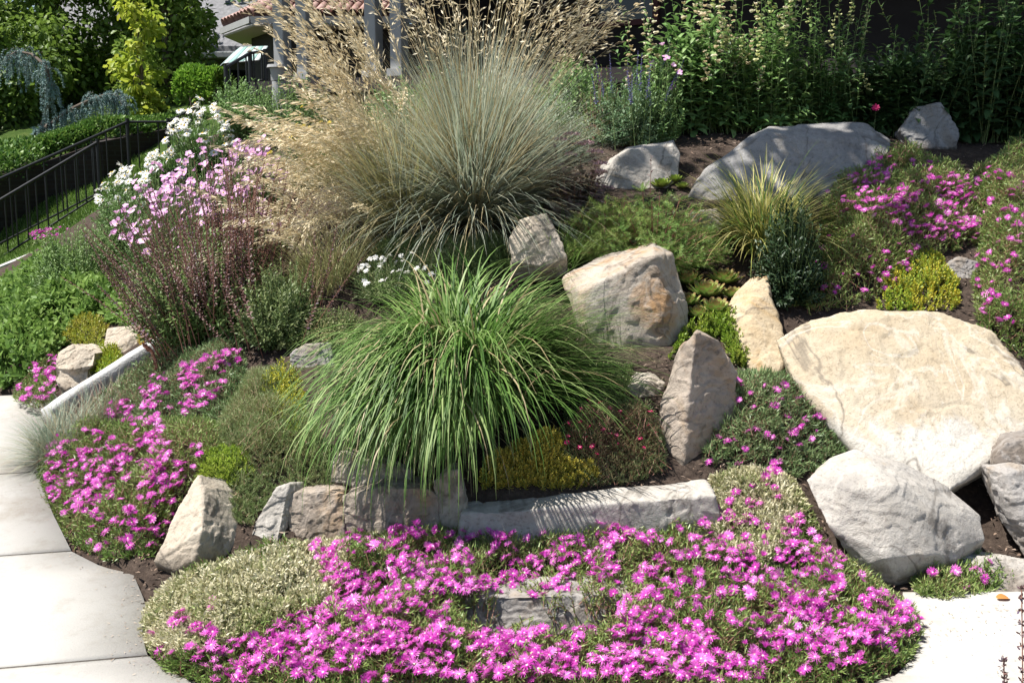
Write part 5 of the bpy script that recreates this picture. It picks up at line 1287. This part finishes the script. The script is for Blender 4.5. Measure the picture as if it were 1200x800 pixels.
# shasta daisies
M_WHITE = lm('white_petal', (.74, .73, .70), (.84, .83, .80), trans=.3)
M_YEYE = lm('yellow_eye', (.55, .36, .02), (.68, .48, .04), trans=0)
DAISY = [disc_flower('daisy_flower', 15, 0, .030, .011, M_WHITE, M_YEYE, .009, c) for c in (-.1, .05, .25)]
M_DAISYL = lm('daisy_leaf', (.03, .075, .015), (.055, .11, .025), (.09, .15, .04))
def flower_bush(label, name, cat, px, wpx, hpx, nf, protos, M=160, nl=12, leafL=.05, leafW=.012, mat=M_DAISYL, group=None, phi=(1., .6), depth=1., low=.25, tilt=.5, zone=None, tall=.0, sc=(.85, 1.2), toward=(-.3, -.5, .9), pt=None, prof=prof_leaf):
    pl = bush(name, label, cat, px, wpx, hpx * .85, M, nl, leafL, leafW, mat, None, group, phi, depth=depth, pt=pt, prof=prof, t0=.1)
    B, A, H = dome(pl.loc, pl.rx, pl.rx * depth, pl.h / .85 * (1 + tall), nf, low, .4, .86)
    tip = B + A * H[:, None]
    mid = (B + tip) / 2 + rng.normal(0, .02, tip.shape)
    pl.part('flower_stems', [tubes(np.stack([B, mid, tip], 1), .0022, 3)], [M_STEM])
    add_flowers(pl, tip, protos, tilt=tilt, toward=toward, sc=sc, centers=True)
    return pl
G_D = 'white shasta daisies'
flower_bush('tallest clump of white daisies below the green shrub by the awning', 'shasta_daisy', 'daisy', (238, 205), 88, 88, 98, DAISY, group=G_D, leafL=.08, leafW=.016, low=.2)
flower_bush('lower clump of white daisies beside the iron railing', 'shasta_daisy', 'daisy', (150, 258), 78, 62, 60, DAISY, group=G_D, leafL=.07, leafW=.015, low=.3)
flower_bush('scattered white daisies between two fuller daisy clumps', 'shasta_daisy', 'daisy', (192, 232), 60, 62, 42, DAISY, group=G_D, leafL=.07, leafW=.015, low=.3)
WPINK = [disc_flower('white_flower', 7, 5, .014, .010, M_WHITE, M_EYE, .003, c) for c in (.1, .4)]
flower_bush('small white flowered pink on the slope just above the green mop grass', 'white_pink', 'dianthus', (458, 345), 110, 50, 40, WPINK, 260, 14, .03, .003, M_GREYG, prof=prof_blade, low=.3)
# evening primrose
M_PALEP = lm('pale_pink_petal', (.64, .30, .58), (.74, .42, .67), (.80, .55, .74), trans=.35, base=(.85, .75, .70))
PRIM = [disc_flower('primrose_flower', 5, 0, .0225, .022, M_PALEP, M_YEYE, .004, c, 3) for c in (.2, .5, .9)]
M_PRIML = lm('primrose_leaf', (.04, .08, .02), (.07, .12, .03), (.11, .15, .06))
G_P = 'pale pink evening primroses'
flower_bush('pale pink evening primroses in front of the lower daisies', 'evening_primrose', 'primrose', (190, 320), 110, 120, 98, PRIM, 260, 14, .04, .010, M_PRIML, G_P, low=.35)
flower_bush('pale pink evening primroses in the middle of the flowering bank', 'evening_primrose', 'primrose', (245, 290), 120, 118, 100, PRIM, 260, 14, .04, .010, M_PRIML, G_P, low=.35)
flower_bush('pale pink evening primroses touching the golden seed heads', 'evening_primrose', 'primrose', (300, 265), 95, 100, 90, PRIM, 220, 14, .04, .010, M_PRIML, G_P, low=.35)
flower_bush('pale pink evening primroses rising behind the dark salvia spikes', 'evening_primrose', 'primrose', (215, 345), 130, 128, 98, PRIM, 220, 14, .04, .010, M_PRIML, G_P, low=.45)
flower_bush('pale pink evening primroses under the tawny plumes next to the salvia', 'evening_primrose', 'primrose', (285, 320), 110, 118, 70, PRIM, 200, 14, .04, .010, M_PRIML, G_P, low=.45)
# spikes
def spikes(pl, n, Hr, spr, fl_from, nfl, fl_size, mats, stem_r=.003, lean=(0, 0), base_r=.12, part='flower_spike', prof=prof_round, cap=100, thr=.35, hang=0., az0=None, azs=1., phi=(1.2, .5)):
    """flower spikes, each a part"""
    rest = []
    for i in range(n):
        a = rng.random() * 6.28; r = base_r * math.sqrt(rng.random())
        P = pl.loc + np.array([r * math.cos(a), r * math.sin(a), 0]); P[2] = float(ground(P[0], P[1]))
        az = a + rng.normal(0, .5) if az0 is None else az0 + rng.normal(0, azs)
        th = abs(rng.normal(0, thr)) + .02; H = rng.uniform(*Hr)
        th1 = th + rng.normal(.1, .15)
        s = np.linspace(0, 1, 9); ang = th + (th1 - th) * (s[1:] + s[:-1]) / 2
        d = np.stack([np.sin(ang) * math.cos(az) + lean[0], np.sin(ang) * math.sin(az) + lean[1], np.cos(ang)], -1); d = nrm(d)
        path = np.concatenate([P[None], P + np.cumsum(d * H / 8, 0)])
        t = fl_from + (1 - fl_from) * np.linspace(0, 1, nfl); f = t * 8; k = np.minimum(f.astype(int), 7); ff = (f - k)[:, None]
        pos = path[k] * (1 - ff) + path[k + 1] * ff
        X, Y = basis(d[k]); aa = np.arange(nfl) * 2.4 + rng.random() * 6
        Rr = X * np.cos(aa)[:, None] + Y * np.sin(aa)[:, None]
        ph = phi[0] + (phi[1] - phi[0]) * np.linspace(0, 1, nfl)
        D = d[k] * np.cos(ph)[:, None] + Rr * np.sin(ph)[:, None] + np.array([0, 0, -hang])
        N = d[k] * np.sin(ph)[:, None] - Rr * np.cos(ph)[:, None]
        sz = fl_size * (1.1 - .6 * np.linspace(0, 1, nfl)) * (.75 + .5 * rng.random(nfl))
        ch_ = [tubes(path[None], (stem_r * np.linspace(1, .4, 9))[None], 4, None, 1), strips(pos, D, N, sz, sz * .6, 2, prof, .4, 1, np.clip(rng.random() * .5 + .5 * rng.random(nfl), 0, 1), 0, .2)]
        if i < cap: pl.part(part, ch_, mats)
        else: rest += ch_
    if rest: pl.part('more_spikes', rest, mats, stuff=True)
M_SALV = lm('salvia_seed', (.07, .035, .035), (.12, .06, .055), (.18, .10, .08), (.08, .05, .12), trans=.1, g=1.0)
M_SALVL = lm('salvia_leaf', (.05, .09, .02), (.085, .13, .035), (.13, .17, .06))
sv = bush('salvia', 'salvia bush bristling with dry purple brown seed spikes', 'salvia', (252, 392), 215, 128, 760, 16, .038, .013, M_SALVL, M_STEM, depth=.8)
spikes(sv, 200, (.5, .85), 0, .34, 60, .020, [M_SALV, M_RSTEM], .0032, (-.16, 0), .29, thr=.3, part='seed_spike')
sv2 = bush('salvia', 'second dark leafy salvia mass under the low straw grass', 'salvia', (330, 400), 120, 95, 380, 16, .032, .010, lm('salvia_leaf_dull', (.05, .085, .025), (.09, .12, .04), (.15, .16, .07)), M_STEM, depth=.8)
spikes(sv2, 26, (.35, .6), 0, .42, 44, .017, [M_SALV, M_RSTEM], .002, (-.05, 0), .22, thr=.3, part='seed_spike')
# curled reddish stems by the white edging
M_CURL = lm('curled_seed', (.20, .09, .06), (.30, .14, .10), trans=0)
cu = Plant('curled_stalks', hit1(205, 432), 'few curled reddish brown stalks standing behind the white edging', 'dead stalks')
for (q, wob) in (([(210, 440), (204, 415), (198, 398), (186, 392)], 0), ([(222, 440), (222, 412), (214, 395), (206, 388)], .1), ([(182, 442), (184, 428), (178, 412), (168, 404)], -.1), ([(236, 432), (236, 410), (233, 398)], .1)):
    w_ = np.array([at(a, b, cu.loc[1] + wob) for a, b in q]); tt_ = np.linspace(0, len(q) - 1, 30)
    pth = np.stack([np.interp(tt_, range(len(q)), w_[:, k]) for k in range(3)], -1)
    pth[1:-1] = (pth[:-2] + pth[1:-1] * 2 + pth[2:]) / 4
    kk = rng.integers(4, 30, 130); dd = nrm(rng.normal(size=(130, 3)) + np.array([0, 0, .8]))
    cu.part('stalk', [tubes(pth[None], np.linspace(.005, .009, 30)[None], 6), strips(pth[kk], dd, nrm(rng.normal(size=(130, 3))), .018, .008, 2, prof_leaf, .3)], [M_CURL])
# juniper
M_JUN = lm('juniper_needle', (.06, .12, .022), (.11, .19, .04), (.19, .27, .075), trans=.15)
def conifer(label, px, wpx, hpx, n, mat, name='juniper'):
    P = hit1(*px); s = np.linalg.norm(P - CAM) / F
    pl = Plant(name, P, label, 'juniper', 'low junipers')
    B, A, H = dome(P, wpx * s / 2, wpx * s / 2.6, hpx * s, n, .12, .12, .8)
    A = nrm(A * np.array([1, 1, .6])); sp = np.linspace(0, 1, 6)
    path = B[:, None] + A[:, None] * (H[:, None] * sp)[..., None]
    pl.part('branches', [tubes(path, np.linspace(.007, .002, 6)[None], 4)], [M_RSTEM])
    m = 20; t = .3 + .7 * rng.random((n, m)); X, Y = basis(A); az = rng.random((n, m)) * 6.28
    Rr = X[:, None] * np.cos(az)[..., None] + Y[:, None] * np.sin(az)[..., None]
    tB = (B[:, None] + A[:, None] * (H[:, None] * t)[..., None]).reshape(-1, 3); tA = nrm((A[:, None] * .9 + Rr * 1.0) * np.array([1, 1, .45]) + np.array([0, 0, .05])).reshape(-1, 3)
    pl.part('needles', shoots(tB, tA, rng.uniform(.05, .11, n * m), 30, .016, .0026, .05, (1.35, .9), 1, lambda s: 1 - .7 * s, 0., 0, 0, None, .4, (1., .8), .0012, 1), [mat, M_RSTEM])
    return pl
conifer('low spreading juniper with yellow green branch tips behind the wedge boulder', (765, 312), 170, 88, 110, M_JUN)
conifer('small juniper sprig on the side nearest the purple leaved sedum', (712, 308), 110, 74, 60, lm('juniper_needle_light', (.08, .13, .02), (.14, .20, .04), (.22, .28, .08), trans=.1))
# houseleek rosettes and the like
M_SEMP = lm('houseleek_leaf', (.10, .17, .03), (.17, .25, .06), (.26, .33, .10), tip=(.30, .16, .08), tip_from=.75, trans=.15, rough=.4)
def rosettes(label, pts, mat, group='houseleek rosettes', name='houseleek'):
    c = hit1(*pts[0][:2]); pl = Plant(name, c, label, 'houseleek', group)
    for (u, v, rpx) in pts:
        P = hit1(u, v); r = rpx * np.linalg.norm(P - CAM) / F; n = 46
        k = np.arange(n); az = k * 2.39996; el = .12 + 1.2 * (k / n)
        D = np.stack([np.cos(az) * np.cos(el), np.sin(az) * np.cos(el), np.sin(el)], -1); D = nrm(D + np.array([-.05, -.22, .0])); N = nrm(np.stack([-np.cos(az) * np.sin(el), -np.sin(az) * np.sin(el), np.cos(el)], -1))
        pl.part('rosette', [strips(np.tile(P + [0, 0, r * .15], (n, 1)) + D * r * .06, D, N, r * (1.0 - .5 * k / n), r * .40 * (1 - .4 * k / n), 4, prof_round, -.55, 1, None, 0, .14)], [mat])
    return pl
rosettes('cluster of green houseleek rosettes with reddish tips below the sedge', [(828, 352, 27), (806, 338, 24), (848, 336, 24), (838, 372, 26), (804, 362, 22), (818, 376, 20), (858, 352, 18)], M_SEMP)
rosettes('lone pale green rosettes beside the white flat faced boulder', [(775, 222, 15), (790, 215, 12), (800, 222, 10)], lm('houseleek_pale', (.14, .20, .03), (.25, .31, .06), trans=.15))
rosettes('bronze green rosette half under the dark salvia', [(312, 385, 14), (325, 375, 10)], lm('houseleek_bronze', (.12, .13, .05), (.22, .18, .08), trans=.15))
# purple leaved sedum
M_PURP = lm('purple_leaf', (.07, .045, .05), (.12, .075, .075), (.16, .12, .10), trans=.15)
M_PHEAD = lm('dusky_head', (.20, .11, .13), (.28, .17, .19), (.34, .23, .24), trans=.1)
ps = bush('purple_sedum', 'dusky purple leaved sedum with flat flower heads beside the blue grass', 'sedum', (672, 264), 95, 100, 70, 12, .065, .036, M_PURP, M_RSTEM, prof=prof_round, depth=.8, phi=(1.3, .9))
B, A, H = dome(ps.loc, ps.rx * .95, ps.rx * .8, ps.h * 1.1, 14, .3, .3, .9)
for b, a, h in zip(B, A, H):
    t = b + a * h; n = 70; az = rng.random(n) * 6.28; rr = np.sqrt(rng.random(n)) * rng.uniform(.03, .05)
    ps.part('flower_head', [strips(t + np.stack([rr * np.cos(az), rr * np.sin(az), .02 - rr * .3 + rng.random(n) * .01], -1), nrm(rng.normal(size=(n, 3)) * .5 + [0, 0, 1]), nrm(rng.normal(size=(n, 3))), .012, .008, 2, prof_round, .3)], [M_PHEAD])
# dark bush on top of the curved stone
bush('dark_bush', 'dense dark blue green bush standing between the sedge and big slab', 'shrub', (925, 352), 92, 118, 420, 20, .040, .013, lm('dark_bush_leaf', (.018, .04, .016), (.03, .06, .022), (.055, .09, .036), trans=.1, g=1.0), M_STEM, depth=.9, phi=(1.1, .7), low=.0, base=.3)
# the planted back: snapdragons, blue spikes, tall shaded stems
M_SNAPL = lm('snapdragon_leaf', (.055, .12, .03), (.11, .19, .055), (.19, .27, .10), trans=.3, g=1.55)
M_SNAPF = lm('cream_petal', (.66, .50, .30), (.78, .68, .48), (.80, .76, .60), trans=.3)
M_SNAPY = lm('pale_yellow_petal', (.60, .62, .28), (.74, .74, .44), trans=.3)
G_S = 'tall leafy plants along the porch'
def tall_plants(label, px, wpx, hpx, M, mat, flm, nfs, group=G_S, name='snapdragon', cat='snapdragon', leafL=.125, leafW=.052, nl=22, depth=.6, pt=None, fl_size=.026, nfl=10, fl_from=.8):
    P = at(px[0], px[1], 7.9); P[2] = float(ground(P[0], P[1])); s = np.linalg.norm(P - CAM) / F
    pl = Plant(name, P, label, cat, group); rx = wpx * s / 2; h = hpx * s
    a = rng.random(M) * 6.28; r = np.sqrt(rng.random(M))
    B = np.stack([P[0] + rx * r * np.cos(a), P[1] + rx * depth * r * np.sin(a), 0 * a], -1); B[:, 2] = ground(B[:, 0], B[:, 1])
    A = nrm(np.stack([.22 * r * np.cos(a), .22 * r * np.sin(a), 1 + 0 * a], -1) + rng.normal(0, .14, (M, 3))); H = h * (.35 + .7 * rng.random(M))
    B2, A2, H2 = dome(P, rx * 1.05, rx * depth, h * .78, int(M * 2.6), .05, .85, .45)
    k = rng.choice(M, max(nfs, int(M * .45)), replace=False) if M > nfs else np.arange(M)
    pl.part('foliage', shoots(B2, A2, H2, 13, leafL, leafW, .25, (1.3, .8), 3, prof_leaf, .9, .06, 0, None, .55, (1., .7), .0022, 1, .14)
            + shoots(B[k], A[k], H[k], nl, leafL * .9, leafW * .8, .2, (1.3, .7), 3, prof_leaf, .9, 0, 0, None, .5, (1., .45), .0024, 1, .14), [mat, M_STEM])
    for i in rng.choice(M, min(nfs, M), replace=False):
        tp = B[i] + A[i] * H[i]; k = np.linspace(0, 1, nfl); pos = B[i] + A[i] * (H[i] * (fl_from + (1.08 - fl_from) * k))[:, None]
        az = k * 20 + rng.random() * 6; D = np.stack([np.cos(az), np.sin(az), .3 + 0 * az], -1)
        sz = fl_size * (1.15 - .6 * k)
        pl.part('flower_spike', [strips(pos, D, np.tile([0, 0, 1.], (nfl, 1)), sz, sz * .9, 3, prof_round, .8, 1, None, 0, .25), strips(pos, D * [1, 1, -2], np.tile([0, 0, 1.], (nfl, 1)), sz * .8, sz * .8, 2, prof_round, -.3, 1, None, 0, .2), tubes((np.array([tp, tp + A[i] * H[i] * .1]))[None], .002, 4, None, 1)], [flm, M_STEM])
    return pl
tall_plants('leafy snapdragons with cream flower spikes behind the white flat faced boulder', (815, 158), 150, 190, 95, M_SNAPL, M_SNAPF, 40, fl_size=.04, nfl=9, fl_from=.72)
tall_plants('leafy snapdragons with pale yellow flowers behind the long grey boulder', (900, 152), 125, 190, 80, M_SNAPL, M_SNAPY, 18, leafL=.10, leafW=.036, fl_size=.036)
tall_plants('half sunlit leafy stems next to the dark porch gap', (970, 150), 70, 170, 50, lm('shade_leaf_mid', (.03, .075, .02), (.055, .11, .03), (.10, .16, .05)), M_SNAPY, 8, leafL=.09, leafW=.03)  # mid leaf tone, part of the shade is put into the colour
M_SHL = lm('shade_leaf', (.02, .05, .016), (.035, .075, .024), (.06, .10, .036), trans=.2, g=1.3)  # leaf colours darkened to carry the shade of the upper corner
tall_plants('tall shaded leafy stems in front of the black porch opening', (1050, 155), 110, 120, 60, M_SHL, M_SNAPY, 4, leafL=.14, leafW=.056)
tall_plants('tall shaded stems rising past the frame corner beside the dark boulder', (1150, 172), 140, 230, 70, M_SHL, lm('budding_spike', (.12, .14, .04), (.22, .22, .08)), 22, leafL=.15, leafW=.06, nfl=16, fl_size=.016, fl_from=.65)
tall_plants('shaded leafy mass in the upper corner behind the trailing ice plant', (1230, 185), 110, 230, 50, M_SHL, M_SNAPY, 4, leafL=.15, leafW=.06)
M_LILAC = lm('violet_petal', (.09, .06, .30), (.15, .09, .42), trans=.2)
bs = bush('blue_salvia', 'grey green bush with violet blue flower spikes behind the white boulder', 'salvia', (738, 168), 110, 82, 300, 18, .034, .012, lm('salvia_grey_leaf', (.045, .09, .04), (.08, .135, .065), (.13, .19, .10)), depth=.7)
spikes(bs, 15, (.42, .62), 0, .6, 40, .016, [M_LILAC, M_STEM], .003, (-.06, 0), .22, thr=.2)
bush('garden_phlox', 'airy weedy plant with pinkish seed heads next to the porch darkness', 'phlox', (700, 168), 70, 110, 40, 16, .04, .014, lm('weed_leaf', (.06, .11, .03), (.11, .16, .05), (.30, .20, .15)), M_RSTEM, depth=.8)
flower_bush('few lilac pink flowers among the green leaves behind the blue spikes', 'garden_phlox', 'phlox', (772, 165), 70, 115, 7, PRIM, 90, 18, .045, .014, M_SNAPL, low=.5)
flower_bush('yellow flowers peeping through the tawny seed heads', 'yellow_yarrow', 'yarrow', (372, 215), 120, 85, 46, [disc_flower('yarrow_flower', 9, 7, .014, .009, lm('yellow_petal', (.50, .36, .02), (.62, .48, .04), trans=.2), M_YEYE, .005, .2)], 200, 14, .04, .010, lm('yarrow_leaf', (.07, .10, .03), (.12, .15, .05), (.18, .19, .08)), low=.3)
bush('green_shrub', 'leafy green plants between the pink primroses and the porch pedestal', 'shrub', (345, 165), 120, 85, 300, 18, .04, .016, lm('mixed_leaf', (.05, .095, .025), (.09, .145, .04), (.15, .19, .07)))
bush('low_shrub', 'low dark green shrubs below the black porch behind the seed stalks', 'shrub', (520, 128), 230, 60, 420, 18, .05, .02, M_SNAPL, pt=[(520 - 600) / F * 9.8, 9.8, bz((520 - 600) / F * 9.8, 9.8)])
bush('low_shrub', 'green leafy mound between blue spiky grass and the violet spikes', 'shrub', (660, 128), 120, 75, 300, 18, .05, .02, M_SNAPL, pt=[(668 - 600) / F * 9.2, 9.2, bz((668 - 600) / F * 9.2, 9.2)])
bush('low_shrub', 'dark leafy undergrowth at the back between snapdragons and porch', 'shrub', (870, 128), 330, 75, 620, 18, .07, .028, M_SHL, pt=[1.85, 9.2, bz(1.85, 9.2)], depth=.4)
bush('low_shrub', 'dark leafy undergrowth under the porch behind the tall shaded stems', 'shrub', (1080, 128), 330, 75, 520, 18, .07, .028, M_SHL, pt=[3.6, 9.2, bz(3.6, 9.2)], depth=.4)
bush('green_shrub', 'bright leafy clump at the foot of the short stair railing', 'shrub', (290, 128), 80, 40, 220, 16, .05, .02, M_SNAPL, pt=[(290 - 600) / F * 12.5, 12.5, float(at(290, 134, 12.5)[2])])
bush('grey_shrub', 'silvery grey small leaved mound behind the blue spiky grass', 'shrub', (655, 185), 90, 75, 260, 18, .024, .009, lm('silver_leaf', (.14, .19, .13), (.22, .27, .19), (.30, .33, .25)), prof=prof_round)
# rosy stonecrop sprigs by the salvia
bush('red_spurge', 'low plant with small crimson buds among stones by the green mop', 'groundcover', (395, 400), 90, 45, 160, 14, .02, .007, lm('spurge_leaf', (.08, .10, .03), (.14, .15, .06), (.20, .16, .08)))
# dark sprig against the white boulder
sp_ = Plant('dark_sprig', hit1(762, 228), 'single thin dark leafy sprig standing against the white boulder', 'sprig')
P = sp_.loc
sp_.part('stem', shoots(np.array([P]), np.array([[0, -.05, 1.]]), .22, 13, .032, .012, .2, (1.2, .6), 3, prof_leaf, .4, 0, 0, None, .3, (1., .6), .002, 1), [M_PURP, M_RSTEM])
# lone crimson flower by the dark boulder
lr = Plant('crimson_rose', hit1(1023, 172), 'lone crimson bloom in the shade above the long grey boulder', 'flower')
lr.part('stem', shoots(np.array([lr.loc]), np.array([[0, -.1, 1.]]), .22, 8, .03, .014, .1, (1.2, .7), stem=.002), [M_SHL, M_STEM])
add_flowers(lr, np.array([lr.loc + [0, -.02, .24]]), [disc_flower('bloom', 8, 7, .026, .02, M_CRIM, M_EYE, .003, .6)], name='bloom', tilt=.1, toward=(-.2, -.8, .5), sc=(1, 1))
# purple sprigs cut by the frame edge on the walk
pe = on_plane(np.array(1200.), np.array(835.)); pl_ = Plant('purple_sprig', pe + [0, 0, -.05], 'dusky purple seed sprigs leaning in over the walk at the frame edge', 'salvia')
for (u, v0, v1, r) in ((1199, 840, 690, .0), (1178, 850, 775, .0), (1206, 840, 735, 0)):
    y_ = pe[1]
    pa = np.array([at(u, v0 - (v0 - v1) * k, y_) + [0, .01 * k, 0] for k in np.linspace(0, 1, 12)])
    kk = rng.integers(3, 12, 120); dd = nrm(rng.normal(size=(120, 3)) + np.array([0, 0, .7]))
    pl_.part('seed_spike', [tubes(pa[None], .002, 4, None, 1), strips(pa[kk] + rng.normal(0, .004, (120, 3)), dd, nrm(rng.normal(size=(120, 3))), .013, .006, 2, prof_leaf, .3)], [M_SALV, M_RSTEM])
# the fallen orange leaf
fl = on_plane(np.array(1168.), np.array(703.)); o = build('fallen_leaf', [strips(np.array([fl + [0, 0, .008]]), np.array([[1, .3, .12]]), np.array([[0, -.2, 1.]]), .055, .035, 6, prof_round, .5, 1, None, 0, .15)], [lm('dead_leaf', (.55, .22, .06), trans=.1)], origin=fl)
tag(o, 'curled orange dead leaf lying on the pale walk', 'leaf')
# dry bits blown along the kerb of the walk
n_ = 260; k = rng.integers(0, len(LEFT_EDGE) - 1, n_); f = rng.random(n_)
uu = np.array([LEFT_EDGE[i][0] * (1 - g) + LEFT_EDGE[i + 1][0] * g for i, g in zip(k, f)]) - np.abs(rng.normal(0, 26, n_)); vv = np.array([LEFT_EDGE[i][1] * (1 - g) + LEFT_EDGE[i + 1][1] * g for i, g in zip(k, f)])
u2 = rng.uniform(1030, 1200, 160); v2 = 700 + np.abs(rng.normal(0, 30, 160)) + 8
pp = on_plane(np.r_[uu, u2], np.r_[vv, v2]) + [0, 0, .004]; n_ = len(pp); a = rng.random(n_) * 6.28
o = build('litter', [strips(pp, np.stack([np.cos(a), np.sin(a), 0 * a], -1), np.stack([rng.normal(0, .3, n_), rng.normal(0, .3, n_), 1 + 0 * a], -1), rng.uniform(.004, .016, n_), rng.uniform(.0015, .004, n_), 2, prof_leaf, .3)], [lm('litter_bits', (.14, .10, .07), (.28, .22, .16), trans=0)]); tag(o, 'dry crumbs and leaf bits strewn along the edge of the walk', 'litter', None, 'stuff')
